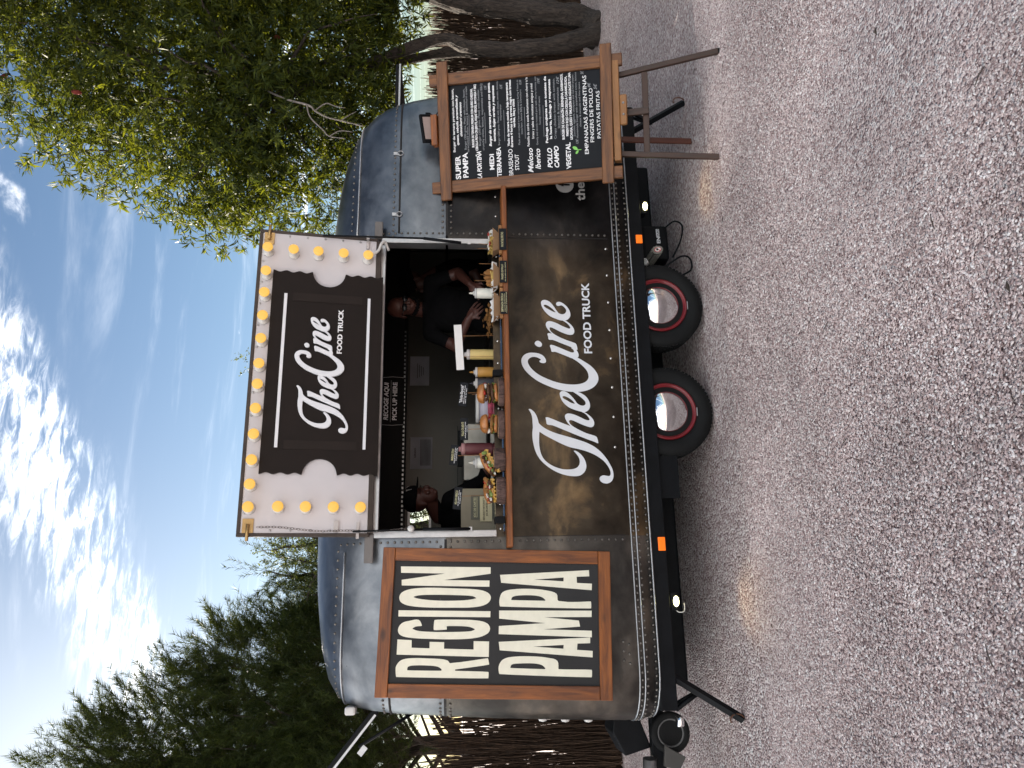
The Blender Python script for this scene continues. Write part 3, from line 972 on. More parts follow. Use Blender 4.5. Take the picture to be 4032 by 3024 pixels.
# traced lettering outlines (millimetres) and the menu lines (text, x, y, width, height, style)
LOGO = {'T':[[(-224,228),(-248,214),(-277,206),(-314,204),(-347,203),(-380,207),(-417,207),(-446,204),(-503,191),(-555,165),(-596,126),(-632,76),(-657,21),(-670,-38),(-668,-90),(-646,-123),(-614,-138),(-578,-135),(-545,-120),(-519,-97),(-503,-70),(-505,-60),(-523,-75),(-545,-90),(-573,-97),(-597,-92),(-617,-73),(-626,-36),(-625,12),(-612,59),(-592,98),(-562,133),(-523,154),(-470,164),(-421,164),(-376,160),(-395,132),(-426,76),(-455,21),(-480,-38),(-494,-98),(-513,-158),(-538,-209),(-570,-252),(-603,-278),(-635,-293),(-659,-295),(-671,-287),(-670,-267),(-667,-247),(-675,-228),(-691,-221),(-707,-229),(-718,-248),(-719,-276),(-703,-301),(-675,-313),(-635,-311),(-595,-295),(-550,-269),(-509,-235),(-474,-192),(-448,-141),(-427,-81),(-408,-21),(-389,43),(-370,91),(-348,130),(-319,162),(-298,167),(-269,176),(-244,190),(-227,208),(-221,220)]],'h':[[(-280,117),(-278,105),(-290,72),(-311,24),(-327,-16),(-337,-44),(-311,-25),(-284,-13),(-265,-13),(-254,-28),(-254,-48),(-263,-80),(-280,-116),(-296,-148),(-300,-168),(-295,-175),(-280,-169),(-255,-148),(-243,-126),(-243,-140),(-266,-174),(-295,-199),(-320,-205),(-339,-199),(-347,-184),(-343,-162),(-328,-122),(-309,-82),(-299,-58),(-299,-43),(-307,-38),(-324,-45),(-342,-65),(-365,-104),(-388,-152),(-405,-204),(-416,-218),(-453,-226),(-455,-221),(-446,-202),(-423,-142),(-390,-62),(-356,17),(-333,73),(-326,108),(-306,113)]],'e':[[(-244,-138),(-241,-155),(-226,-174),(-203,-183),(-173,-179),(-144,-164),(-122,-140),(-103,-100),(-102,-71),(-122,-99),(-148,-131),(-169,-150),(-186,-154),(-196,-147),(-200,-132),(-194,-112),(-182,-96),(-165,-85),(-143,-69),(-118,-45),(-102,-21),(-99,-1),(-107,14),(-120,17),(-148,11),(-179,-6),(-209,-38),(-228,-78),(-238,-110)],[(-139,0),(-134,-8),(-137,-24),(-150,-48),(-167,-68),(-185,-82),(-186,-75),(-177,-51),(-162,-27),(-150,-7)]],'C':[[(119,134),(113,145),(104,143),(97,127),(98,110),(108,101),(128,105),(150,121),(165,150),(170,183),(169,216),(156,245),(134,263),(110,268),(80,262),(46,244),(11,212),(-27,164),(-57,107),(-83,42),(-100,-27),(-105,-97),(-98,-155),(-79,-202),(-53,-232),(-21,-248),(12,-246),(46,-229),(81,-197),(109,-157),(135,-112),(132,-78),(109,-111),(76,-147),(42,-174),(7,-183),(-16,-178),(-36,-158),(-49,-124),(-54,-75),(-49,-17),(-36,40),(-14,97),(16,154),(54,198),(89,220),(113,224),(130,213),(140,192),(139,167),(130,146)]],'i':[[(222,71),(227,62),(221,39),(200,-10),(180,-55),(172,-80),(176,-92),(190,-89),(207,-73),(201,-100),(168,-120),(148,-122),(134,-112),(131,-78),(142,-50),(163,0),(177,37),(178,60),(198,65)]],'dot':[[(242,173),(255,159),(252,141),(235,126),(218,128),(211,142),(217,160),(231,173)]],'n':[[(306,85),(311,74),(308,56),(335,79),(362,93),(384,92),(396,81),(397,58),(386,25),(364,-17),(349,-50),(344,-66),(349,-73),(365,-67),(387,-47),(403,-24),(404,-39),(380,-72),(351,-94),(327,-100),(307,-94),(299,-77),(302,-52),(318,-10),(342,35),(353,60),(348,69),(330,65),(308,45),(282,3),(260,-46),(245,-87),(233,-108),(194,-116),(191,-110),(199,-96),(216,-61),(240,-3),(262,50),(265,77),(286,81)]],'e2':[[(403,-35),(407,-52),(423,-70),(443,-78),(473,-74),(500,-60),(522,-40),(538,-15),(540,4),(531,17),(517,16),(510,5),(513,-10),(515,-18),(504,-35),(484,-49),(466,-48),(453,-37),(449,-20),(456,1),(477,17),(510,37),(540,62),(553,87),(553,106),(544,119),(528,122),(498,114),(465,94),(433,61),(416,24),(405,-5)],[(512,105),(519,96),(512,75),(494,51),(472,30),(463,24),(467,39),(485,72),(501,97)]]}
BOARD_L = {'R':[[(-318,1285),(-319,740),(-283,740),(-279,938),(-272,938),(-242,737),(-206,745),(-237,969),(-223,984),(-215,1020),(-212,1102),(-212,1202),(-224,1261),(-257,1289),(-291,1290)],[(-280,1222),(-260,1218),(-252,1173),(-252,1101),(-257,1045),(-271,1020),(-280,1020)]],'E':[[(-193,1290),(-199,740),(-111,740),(-110,833),(-158,832),(-156,1009),(-119,1010),(-118,1097),(-155,1096),(-153,1203),(-110,1205),(-107,1290)]],'G':[[(-27,1148),(7,1168),(1,1223),(-13,1268),(-48,1290),(-79,1278),(-95,1227),(-101,1107),(-101,933),(-90,813),(-67,753),(-38,736),(-7,754),(9,816),(12,937),(8,1073),(-50,1075),(-46,997),(-27,998),(-25,926),(-29,861),(-42,827),(-53,851),(-59,943),(-61,1073),(-57,1165),(-45,1204),(-32,1185)]],'I':[[(25,1292),(29,736),(64,736),(61,1293)]],'O':[[(137,1293),(107,1280),(88,1228),(80,1116),(81,968),(86,837),(105,762),(141,735),(173,755),(190,820),(195,972),(196,1122),(187,1224),(166,1278)],[(140,1207),(130,1174),(122,1081),(122,969),(128,875),(139,824),(151,848),(155,951),(155,1082),(150,1175)]],'N':[[(207,1282),(208,746),(245,746),(243,1026),(286,740),(325,741),(320,1293),(282,1290),(282,1022),(240,1284)]],'P':[[(-294,674),(-305,122),(-263,121),(-262,321),(-215,328),(-199,384),(-192,467),(-195,588),(-211,653),(-250,679)],[(-259,609),(-240,602),(-233,551),(-232,468),(-240,422),(-257,401),(-263,401)]],'A':[[(-112,682),(-160,675),(-193,115),(-156,114),(-151,209),(-115,206),(-112,129),(-79,128)],[(-136,473),(-146,291),(-124,289)]],'M':[[(-68,683),(-78,118),(-40,118),(-36,413),(-17,189),(18,196),(34,406),(40,118),(77,117),(69,683),(22,682),(0,403),(-21,683)]],'P2':[[(93,678),(90,121),(131,121),(131,320),(173,332),(192,394),(200,489),(195,603),(176,665),(130,683)],[(132,610),(150,603),(160,556),(161,470),(152,423),(136,402),(131,402)]],'A2':[[(280,682),(233,674),(198,115),(237,113),(240,206),(277,208),(281,129),(318,131)],[(256,470),(248,289),(271,288)]]}
MENU = [('SUPER',-346,1083,167,36,2),('PAMPA',-341,1029,178,36,2),('LA PORTEÑA',-357,930,194,31,3),('MEDI',-302,839,110,31,2),('TERRANEA',-352,788,207,30,2),('BRASEADO',-356,704,186,30,1),('STOUT',-319,661,110,28,1),('Meloso',-348,561,171,36,4),('Iberico',-329,509,143,36,4),('POLLO',-326,426,139,32,3),('CAMPO',-331,380,150,31,3),('VEGETAL',-342,297,183,31,2),('Burger de ternera premium con bacon,',-152,1116,450,15,2),('queso, cebolla caramelizada y',-106,1089,359,15,3),('chimichurri cremoso',-46,1062,244,15,3),('Burger (200 grms. Meat) with cheese, bacon,',-142,1034,431,14,0),('caramelized onion, lettuce & chimichurri cream',-161,1016,465,14,0),('_',-114,1007,219,1,0),('BURGER DE TERNERA PREMIUM CON QUESO CHEDDAR,',-130,977,416,15,2),('CEBOLLA FRITA CRUJIENTE, HOJAS VERDES, MAYONESA Y BBQ',-157,951,471,15,2),('Burger (200 grms. Meat) with cheddar,',-125,929,402,14,0),('crunchy onion, lettuce, mayonnaise and BBQ',-158,905,471,14,0),('12€',264,875,31,16,4),('_',-111,892,218,1,0),('Burger de ternera premium con queso,',-136,851,449,16,3),('tomate, hojas verdes y mayonesa',-104,821,393,16,3),('Burger (200 grms. Meat) with cheese, tomato, lettuce,',-134,792,451,12,0),('mayonnaise',39,774,111,12,0),('12€',255,762,34,16,4),('_',-107,755,217,1,0),('Vacío de ternera cocido a baja temperatura',-145,722,447,15,2),('durante 4 horas a la cerveza negra con brotes',-157,699,474,15,2),('verdes, bbq y chimi',-19,678,199,15,2),('Flank steak cooked in low temperature during 4 hours in',-145,647,453,12,0),('stout beer, lettuce BBQ & Chimichurri',-72,627,312,12,0),('12,50',271,625,34,14,4),('_',-105,608,220,1,0),('Paletilla de cerdo asada lentamente con cherry a la',-162,581,482,15,1),('brasa y salsa de mostaza antigua y miel',-111,547,383,15,1),('Gently and slowly roasted pork with cherry tomato and',-158,520,475,12,0),('honey mustard sauce',-17,497,195,12,0),('12€',263,497,41,14,4),('_',-104,476,218,1,0),('Pechuga crujiente con tomates de',-151,450,463,15,2),('la huerta, lechuga y mayonesa',-126,422,415,15,2),('Crispy chicken breast with tomato,',-129,391,418,14,0),('latucce & mayonnaisse',-57,365,281,14,0),('12€',244,361,54,16,4),('_',-106,356,221,1,0),('BURGER DE CALABACÍN, BERENJENA, GARBANZOS,',-138,334,454,15,2),('PIMIENTO ROJO CON CEBOLLA CARAMELIZADA,',-117,306,413,15,2),('LECHUGA, QUESO Y EMULSIÓN DE AGUACATE Y LIMA',-144,279,464,15,2),('Zucchini, eggplant, chickpeas and red bell pepper,',-125,260,432,12,0),('Homemade burger with caramelized onion, lettuce',-138,239,453,12,0),('cheese & avocado and lime sauce',-62,216,307,12,0),('12€',-181,241,34,15,4),('EMPANADAS ARGENTINAS',-255,172,539,26,1),('5€',296,189,23,19,4),('FINGERS DE POLLO',-178,132,370,25,1),('8€',200,145,33,17,4),('PATATAS FRITAS',-156,85,325,24,1),('5€',181,102,41,19,4)]


# ------------------------------------------------------------------ the trailer
TR = thing('food_trailer', (1.6, 5.95, 0), 'dark riveted steel food trailer with a raised marquee hatch and two red rimmed wheels', 'food trailer')
YC = 5.95
#        z     near Y  left X  right X corner radius
PROF = [(.510, 4.945, -.655, 3.875, .30), (.600, 4.915, -.672, 3.895, .31), (.700, 4.902, -.675, 3.90, .32), (1.10, 4.900, -.660, 3.895, .32),
        (1.505, 4.900, -.640, 3.875, .32), (1.82, 4.900, -.618, 3.845, .32), (1.95, 4.902, -.610, 3.825, .32), (2.08, 4.905, -.600, 3.795, .32),
        (2.17, 4.910, -.592, 3.770, .33), (2.27, 4.925, -.580, 3.735, .33), (2.36, 4.955, -.565, 3.690, .34), (2.45, 5.005, -.540, 3.630, .36),
        (2.52, 5.065, -.500, 3.550, .40), (2.58, 5.140, -.440, 3.455, .45), (2.63, 5.230, -.340, 3.340, .50), (2.68, 5.370, -.150, 3.130, .52),
        (2.715, 5.540, .120, 2.860, .38), (2.735, 5.750, .420, 2.560, .18)]
XCUT = [.46, .68, 1.0, 1.5, 2.0, 2.50]


def prof(z):
    A = np.array(PROF)
    return [float(np.interp(z, A[:, 0], A[:, k])) for k in range(1, 5)]


def near_path(z, off=0., end=.6, nc=8):
    """plan line round the camera side at height z: left end, left corner, side, right corner, right end"""
    yn, xl, xr, r = prof(z)
    P = [Vector((xl - off, yn + r + end, z))]
    for k in range(nc + 1):
        a = math.pi + (math.pi / 2) * k / nc
        P.append(Vector((xl + r + (r + off) * math.cos(a), yn + r + (r + off) * math.sin(a), z)))
    for x in np.linspace(xl + r, xr - r, 26)[1:-1]:
        P.append(Vector((x, yn - off, z)))
    for k in range(nc + 1):
        a = 1.5 * math.pi + (math.pi / 2) * k / nc
        P.append(Vector((xr - r + (r + off) * math.cos(a), yn + r + (r + off) * math.sin(a), z)))
    P.append(Vector((xr + off, yn + r + end, z)))
    return P


def wall_y(z):
    return prof(z)[0]


def build_shell():
    bm = bmesh.new()
    loops, NC = [], 7
    for (z, yn, xl, xr, r) in PROF:
        a, b = xl + r, xr - r
        side = [a] + [min(max(x, a + .01 * (i + 1)), b - .01 * (len(XCUT) - i)) for i, x in enumerate(XCUT)] + [b]
        side = [side[0], (side[0] + side[1]) / 2] + side[1:-1] + [(side[-2] + side[-1]) / 2, side[-1]]
        P = []
        for k in range(NC):
            t = math.pi + (math.pi / 2) * k / NC
            P.append((a + r * math.cos(t), yn + r + r * math.sin(t)))
        P += [(x, yn) for x in side]
        for k in range(1, NC + 1):
            t = 1.5 * math.pi + (math.pi / 2) * k / NC
            P.append((b + r * math.cos(t), yn + r + r * math.sin(t)))
        P += [(x, 2 * YC - y) for (x, y) in reversed(P)]
        loops.append([bm.verts.new((x, y, z)) for x, y in P])
    n = len(loops[0])
    kill = []
    for i in range(len(loops) - 1):
        for k in range(n):
            f = bm.faces.new((loops[i][k], loops[i][(k + 1) % n], loops[i + 1][(k + 1) % n], loops[i + 1][k]))
            f.smooth = True
            c = f.calc_center_median()
            if .46 < c.x < 2.50 and 1.505 < c.z < 2.27 and c.y < YC: kill.append(f)
            if .68 < c.x < 1.0 and 1.95 < c.z < 2.17 and c.y > YC: kill.append(f)
    f = bm.faces.new(loops[-1]); f.smooth = True
    bm.faces.new(loops[0][::-1])
    bmesh.ops.delete(bm, geom=kill, context='FACES_ONLY')
    bmesh.ops.recalc_face_normals(bm, faces=bm.faces)
    me = bpy.data.meshes.new('body_shell'); bm.to_mesh(me); bm.free()
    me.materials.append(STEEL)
    return inst('body_shell', me, TR)


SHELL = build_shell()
RIV = []


def rivets(pts, parent, name='rivet_row', r=.0086, h=.0065, mat=None):
    """a row of dome rivets: pts = (point, outward direction)"""
    mb = MB()
    for p, nn in pts:
        p, nn = Vector(p), Vector(nn).normalized()
        u = nn.cross(Vector((.3, .2, 1))).normalized(); w = nn.cross(u)
        vs = []
        for (rr, hh) in ((1.0, -.001), (.92, .55), (.55, .9)):
            for k in range(8):
                a = k * math.pi / 4
                vs.append(p + (u * math.cos(a) + w * math.sin(a)) * r * rr + nn * h * hh)
        vs.append(p + nn * h)
        fs = [(j * 8 + k, j * 8 + (k + 1) % 8, j * 8 + 8 + (k + 1) % 8, j * 8 + 8 + k) for j in range(2) for k in range(8)] + [(16 + k, 16 + (k + 1) % 8, 24) for k in range(8)]
        mb.add(vs, fs, True)
    return tag(mb.build(name, mat or RIVM, parent), kind='stuff')


RIVM = pm('rivet_steel', (.15, .14, .128), .34, .9, .4, 30)


def along(path, step, x0=None, x1=None):
    """points every step metres along a plan path, with outward normals"""
    out, carry = [], 0.
    for a, b in zip(path[:-1], path[1:]):
        d = (b - a); ln = d.length
        if ln < 1e-6: continue
        t = carry
        while t < ln:
            p = a + d * (t / ln)
            nn = Vector((d.y, -d.x, 0)).normalized()
            if (x0 is None or p.x > x0) and (x1 is None or p.x < x1): out.append((p, nn))
            t += step
        carry = t - ln
    return out


for z in (.625, .591, .532):
    rivets(along(near_path(z, .001, .2), .0425), TR)
for z in (.643, .608):
    MB().tube(near_path(z, .003, .5), .0048, 6).build('trim_strip', TRIM, TR)
MB().tube(near_path(.512, .002, .5), .006, 6).build('bottom_edge', TRIM, TR)
# belt seams: narrow dark recesses with rivets above and below
for x0, x1 in ((-9, .44), (2.53, 9)):
    P = [p for p in near_path(1.82, .0015, .5) if x0 - .3 < p.x < x1 + .01]
    if x0 < 0: P.append(Vector((.44, wall_y(1.82) - .0015, 1.82)))
    else: P.insert(0, Vector((2.535, wall_y(1.82) - .0015, 1.82)))
    mb = MB()
    for a, b in zip(P[:-1], P[1:]):
        mb.add([a - Vector((0, 0, .008)), b - Vector((0, 0, .008)), b + Vector((0, 0, .008)), a + Vector((0, 0, .008))], [(0, 1, 2, 3)])
    mb.build('belt_seam', DARKGAP, TR)
    for z in (1.79, 1.85):
        rivets(along(near_path(z, .001, .2), .045, x0, x1), TR)
P = [p for p in near_path(2.155, .002, .5) if p.x > 2.5]
mb = MB(); mb.tube(P, .007, 6); mb.build('belt_seam', DARKGAP, TR)
P = [p for p in near_path(2.155, .002, .5) if p.x < -.3]
mb = MB(); mb.tube(P, .007, 6); mb.build('belt_seam', DARKGAP, TR)
rivets(along(near_path(2.195, .001, .2), .045, 2.53, 9), TR)
rivets(along(near_path(2.195, .001, .2), .045, -9, -.35), TR)
for x0, x1 in ((-9, .40), (2.56, 9)):
    P = [p for p in near_path(2.455, .004, .3) if x0 < p.x < x1]
    MB().tube(P, .009, 8, flat=.7).build('cove_strip', TRIM, TR)
    rivets(along(near_path(2.50, .001, .2), .055, x0, x1), TR)
# upright seams each side of the opening
for x, zr in ((.425, (.70, 2.50)), (2.555, (.70, 2.30))):
    rivets([((x, wall_y(z) - .0005, z), (0, -1, 0)) for z in np.arange(zr[0], zr[1], .0435) if abs(z - 1.42) > .045 and abs(z - 1.82) > .02], TR)
    xo = .452 if x < 1 else 2.528
    MB().box((xo - .0015, 4.8965, .68), (xo + .0015, 4.9045, 1.40)).build('panel_joint', DARKGAP, TR)
rivets([((.02 + .055 * k - (.018 if j else 0) - .32, 4.897, .735 - j * .035 + 0), (0, -1, 0)) for k in range(3) for j in range(2)], TR)
# bright screws below the lettering
BS = pm('bright_screw', (.62, .61, .58), .25, .9, .1)
rivets([((x, 4.899, .715 - .012 * (x - 1)), (0, -1, 0)) for x in np.linspace(1.02, 2.45, 8)], TR, 'screw_row', .009, .004, BS)
rivets([((x, 4.898, 1.475), (0, -1, 0)) for x in np.linspace(.50, 2.85, 16)], TR, 'screw_row', .008, .004, BS)

# ring catches on the upper flap
for x in (2.70, 3.19):
    y = prof(2.17)[0] - .004
    mb = MB()
    mb.box((x - .012, y - .005, 2.168), (x + .012, y + .004, 2.205))
    mb.tube([(x + .018 * math.cos(a), y - .008, 2.155 + .020 * math.sin(a)) for a in np.linspace(0, 2 * math.pi, 15)], .003, 6, cap=False)
    mb.build('ring_catch', ALU, TR)

# ---- chassis, lights and running gear
mb = MB()
mb.box((-.60, 4.965, .408), (3.68, 5.03, .509)); mb.box((-.60, 6.87, .408), (3.68, 6.93, .509))
for x in (-.58, .5, 1.65, 2.6, 3.62): mb.box((x, 5.03, .415), (x + .05, 6.87, .50))
mb.build('chassis', BLACKM, TR, bevel=.004, seg=1)
MB().box((.70, 5.02, .27), (.98, 5.06, .407)).build('mud_flap', BLACKM, TR)
for x0, x1 in ((.354, .440), (2.530, 2.594)):
    mb = MB().box((x0, 4.953, .413), (x1, 4.966, .459)); mb.build('side_marker', ORANGE, TR, bevel=.003)
LEDM = pm('lit_led', (.9, .85, .5), .4, emit=(1., .93, .45), estr=3.)
for x, z in ((.040, .372), (2.833, .375)):
    h = MB().box((x - .055, 4.97, z - .015), (x + .055, 5.05, z + .028)); ho = h.build('work_light', BLACKM, TR, bevel=.004)
    m = Matrix.Translation((x, 4.968, z - .004)) @ Matrix.Rotation(R(75), 4, 'X') @ Matrix.Diagonal((1.5, .8, 1, 1))
    MB().lathe([(.022, 0), (.021, .006), (.012, .010), (.002, .011)], 16, m).build('lens', LEDM, ho)
    ld = bpy.data.lights.new('work_light_beam', 'SPOT')
    ld.energy, ld.color, ld.spot_size, ld.spot_blend, ld.shadow_soft_size = .8, (1, .68, .28), R(75), .9, .02
    lo = bpy.data.objects.new('work_light_beam', ld)
    lo.rotation_euler = Vector((0.02, .62, .78)).to_track_quat('Z', 'Y').to_euler()
    link(lo, ho, Matrix.Translation((x, 4.93, z - .01)) @ lo.rotation_euler.to_matrix().to_4x4())
    if x < 1:
        MB().tube(smooth_path([(x - .04, 5.0, z), (x - .065, 4.99, z - .02), (x - .06, 4.98, z - .055), (x - .01, 4.985, z - .06)]), .0032, 6).build('cable_loop', PORC, ho)


def wheel(cx):
    cy, cz = 4.995, .312
    M0 = Matrix.Translation((cx, cy, cz)) @ Matrix.Rotation(R(90), 4, 'X')       # local +Z points to the camera (-Y)
    w = link(bpy.data.objects.new('wheel', None), TR, M0)
    tp = [(.197, -.13), (.225, -.175), (.27, -.185), (.297, -.170), (.310, -.140), (.312, -.09), (.312, -.05), (.307, -.020), (.292, -.004), (.262, .004), (.228, -.002), (.205, -.012), (.196, -.022)]
    mb = MB().lathe(tp, 72, M0)
    for k in range(72):                                     # tread blocks on the shoulder
        a = 2 * math.pi * k / 72
        for h0, h1, r in ((-.052, -.022, .3125), (-.105, -.066, .3145), (-.155, -.118, .3125)):
            c, s = math.cos(a), math.sin(a)
            m2 = M0 @ Matrix.Rotation(a, 4, 'Z')
            mb.box((r - .006, -.0095, h0), (r + .0025, .0095, h1), m2)
    mb.build('tyre', RUBBER, w)
    rp = [(.10, -.036), (.146, -.030), (.160, -.026), (.170, -.030), (.176, -.018), (.184, -.009), (.194, -.004), (.199, -.010), (.198, -.03), (.190, -.06)]
    rm = MB().lathe(rp, 60, M0).build('rim', RED, w)
    for k in range(16):
        a = 2 * math.pi * k / 16 + .1
        m2 = M0 @ Matrix.Rotation(a, 4, 'Z')
        MB().lathe([(.0115, -.034), (.0115, -.0245), (.001, -.0242)], 10, m2 @ Matrix.Translation((.155, 0, 0)) @ Matrix.Diagonal((.75, 1, 1, 1))).build('vent_slot', DARKGAP, rm)
    hp = [(.142, -.034), (.143, -.020)] + [(.215 * math.sin(a), .215 * math.cos(a) - .176) for a in np.linspace(.718, .01, 16)]
    MB().lathe(hp, 60, M0).build('hubcap', CHROME, w)
    MB().box((.196, -.03, -.012), (.203, .03, .004), M0 @ Matrix.Rotation(R(-92), 4, 'Z')).build('balance_weight', ALU, w, bevel=.002)
    return w


wheel(1.290); wheel(2.071)
MB().tube([(1.29, 5.1, .312), (1.29, 6.8, .312)], .03, 10).tube([(2.071, 5.1, .312), (2.071, 6.8, .312)], .03, 10).build('axles', BLACKM, TR)
MB().box((1.0, 5.02, .46), (2.36, 5.3, .508)).build('wheel_box', BLACKM, TR)
MB().box((-.50, 5.62, .14), (.98, 6.6, .408)).build('light_blocker', BLACKM, TR, bevel=.02)  # made-up boxes under the floor, added to block light from behind
MB().box((2.42, 5.62, .14), (3.58, 6.6, .408)).build('light_blocker', BLACKM, TR, bevel=.02)
MB().box((1.0, 5.62, .14), (2.4, 6.6, .45)).build('light_blocker_mid', BLACKM, TR, bevel=.02)  # same added light blocker, filling the middle
# drive motor beside the rear wheel, with its printed cover and warning disc
mv = MB()
mv.box((2.56, 5.28, .12), (2.85, 5.45, .33)); mu = mv.build('motor_mover', BLACKM, TR, bevel=.025)
text('lettering', 'EN', frame(Vector((2.690, 5.277, .188)), Vector((1, 0, 0)), Vector((0, 0, 1)), Vector((0, -1, 0))), mu, LETW, .055, .026, .03)
MB().box((2.750, 5.2765, .191), (2.812, 5.2785, .215)).build('name_plate', LETW, mu)
text('lettering', 'DURO', frame(Vector((2.754, 5.275, .195)), Vector((1, 0, 0)), Vector((0, 0, 1)), Vector((0, -1, 0))), mu, INDARK, .054, .015, .02)
mb = MB()
for k in range(12):
    a = 2 * math.pi * k / 12
    mb.box((.028, -.005, -.10), (.042, .005, .0), frame(Vector((2.555, 5.13, .262)), Vector((1, 0, 0)), Vector((0, .35, .94)).normalized(), Vector((.35, -.88, -.30)).normalized()) @ Matrix.Rotation(a, 4, 'Z'))
mo = frame(Vector((2.555, 5.13, .262)), Vector((.93, .35, 0)).normalized(), Vector((-.1, .28, .95)).normalized(), Vector((.34, -.90, -.28)).normalized())
mb.lathe([(.034, -.12), (.034, 0), (.04, .002), (.04, .012)], 12, mo)
m_o = mb.build('finned_motor', pm('worn_grey_metal', (.26, .25, .22), .5, .5, .3, 20), TR)
WDISC = pm('warning_white', (.75, .74, .72), .5)
MB().lathe([(.026, .0125), (.026, .0135)], 20, mo).build('warning_disc', pm('warning_red', (.5, .02, .03), .5), m_o)
MB().lathe([(.021, .0136), (.021, .0145)], 20, mo).build('warning_field', WDISC, m_o)
MB().box((-.021, -.003, .0146), (.021, .003, .0153), mo @ Matrix.Rotation(.7, 4, 'Z')).build('warning_bar', MATS['warning_red'], m_o)
MB().box((-.008, -.002, .0154), (.012, .012, .016), mo).build('warning_figure', INDARK, m_o)
MB().lathe([(.024, -.03), (.026, .02), (.020, .021), (.019, .008)], 18, frame(Vector((2.44, 5.09, .372)), Vector((1, 0, 0)), Vector((0, .5, .86)), Vector((0, -.86, .5)))).build('filler_cap', PORC, TR)
MB().tube(smooth_path([(2.56, 5.25, .11), (2.68, 5.22, .05), (2.80, 5.2, .03), (2.84, 5.2, .09), (2.80, 5.25, .16)]), .007, 8).tube(smooth_path([(2.45, 5.2, .20), (2.52, 5.15, .08), (2.49, 5.12, .02), (2.40, 5.12, .02), (2.36, 5.15, .10)]), .007, 8).build('cable', BLACKM, TR)


def stabiliser(x, s):
    st = MB()
    st.tube([(x, 5.0, .430), (x + s * .262, 4.98, .005)], [.026, .026], 4, smooth=False)
    o = st.build('stabiliser_leg', BLACKM, TR)
    MB().tube([(x + s * .20, 5.03, .405), (x + s * .10, 5.02, .25)], .016, 6).tube([(x + s * .17, 5.05, .40), (x + s * .105, 5.04, .27)], .012, 6).build('brace', BLACKM, o)
    MB().tube([(x + s * .262 + .035 * math.cos(a), 4.965, .045 + .045 * math.sin(a)) for a in np.linspace(-1.2, 2.0, 8)], .005, 6).build('foot_loop', pm('rust', (.11, .05, .03), .9) if 'rust' not in MATS else MATS['rust'], o)


stabiliser(-.40, -1); stabiliser(3.48, 1)
# drawbar, coupling and jockey wheel beyond the left end
MB().box((-1.75, 5.55, .355), (-.55, 5.63, .445)).build('drawbar', BLACKM, TR, bevel=.005)
jw = link(bpy.data.objects.new('jockey_wheel', None), TR, Matrix.Translation((-.82, 5.5, .34)))
mj = Matrix.Translation((-.80, 5.50, .325)) @ Matrix.Rotation(R(90), 4, 'X')
MB().lathe([(.085, -.05), (.12, -.055), (.132, -.04), (.132, -.01), (.12, .003), (.092, .003), (.085, -.005)], 40, mj).build('tyre', RUBBER, jw)
MB().lathe([(.02, -.01), (.07, -.02), (.080, -.004), (.089, .002), (.092, -.006)], 32, mj).build('rim', pm('grey_rim', (.10, .10, .10), .45, .3, .2), jw)
for k in range(5):
    MB().lathe([(.014, -.018), (.013, -.011)], 12, mj @ Matrix.Rotation(k * 1.257, 4, 'Z') @ Matrix.Translation((.048, 0, 0))).build('rim_hole', pm('pale_gap', (.30, .27, .26), .8) if 'pale_gap' not in MATS else MATS['pale_gap'], jw)
MB().prism([(-.88, .36), (-.86, .385), (-.99, .40), (-1.02, .30), (-.94, .25)], 5.44, 5.47).build('bracket', pm('grey_bracket', (.055, .052, .048), .6), jw, bevel=.004)
MB().tube([(-.95, 5.5, .48), (-1.7, 5.62, .50)], .045, 14).build('bumper_tube', ALU, TR)
MB().prism([(-.62, .50), (-.74, .50), (-.90, .44), (-.95, .62), (-.80, .70), (-.66, .68)], 5.60, 5.9).build('toolbox', BLACKM, TR, bevel=.01)
MB().lathe([(.032, 0), (.034, .01), (.034, .035), (.026, .04)], 20, Matrix.Translation((-.665, 5.02, .37))).build('hose_coupling', CHROME, TR)
for z in (1.20, 1.055, .905):
    MB().lathe([(.03, 0), (.032, .012), (.024, .026), (.004, .032)], 16, Matrix.Translation((prof(z)[1] + .004, 5.32, z)) @ Matrix.Rotation(R(-90), 4, 'Y')).build('end_lamp', PORC, TR)
MB().box((-.595, 5.17, 2.375), (-.545, 5.27, 2.44)).build('corner_lamp', PORC, TR, Matrix.Identity(4), .012)


def end_hatch(p, q, y0, y1, brace):
    """flap of an end window propped open, seen along its edge"""
    p, q = Vector(p), Vector(q)
    d = (q - p).normalized(); n = Vector((-d.z, 0, d.x))
    if n.z < 0: n = -n
    ln = (q - p).length
    o = MB().box((0, 0, -.022), (ln, y1 - y0, .022), frame(p + Vector((0, y0 - p.y, 0)), d, Vector((0, 1, 0)), n)).build('end_flap', BLACKM, TR, bevel=.004)
    MB().box((.02, -.004, -.020), (ln, .004, -.006), frame(p + Vector((0, y0 - p.y, 0)), d, Vector((0, 1, 0)), n)).build('edge_strip', ALU, o)
    if brace:
        MB().tube([brace[0], brace[1]], .010, 8).build('gas_strut', BLACKM, o)
        MB().box((-.03, -.006, -.05), (.03, .0, -.015), frame(Vector(brace[1]) + Vector((0, -.012, 0)), d, Vector((0, 1, 0)), n)).build('strut_plate', ALU, o)


end_hatch((-.585, 5.3, 2.26), (-1.22, 5.3, 2.78), 5.3, 6.6, ((-.60, 5.29, 2.02), (-.79, 5.29, 2.36)))
end_hatch((3.70, 5.45, 2.235), (4.40, 5.45, 2.235), 5.45, 6.5, None)

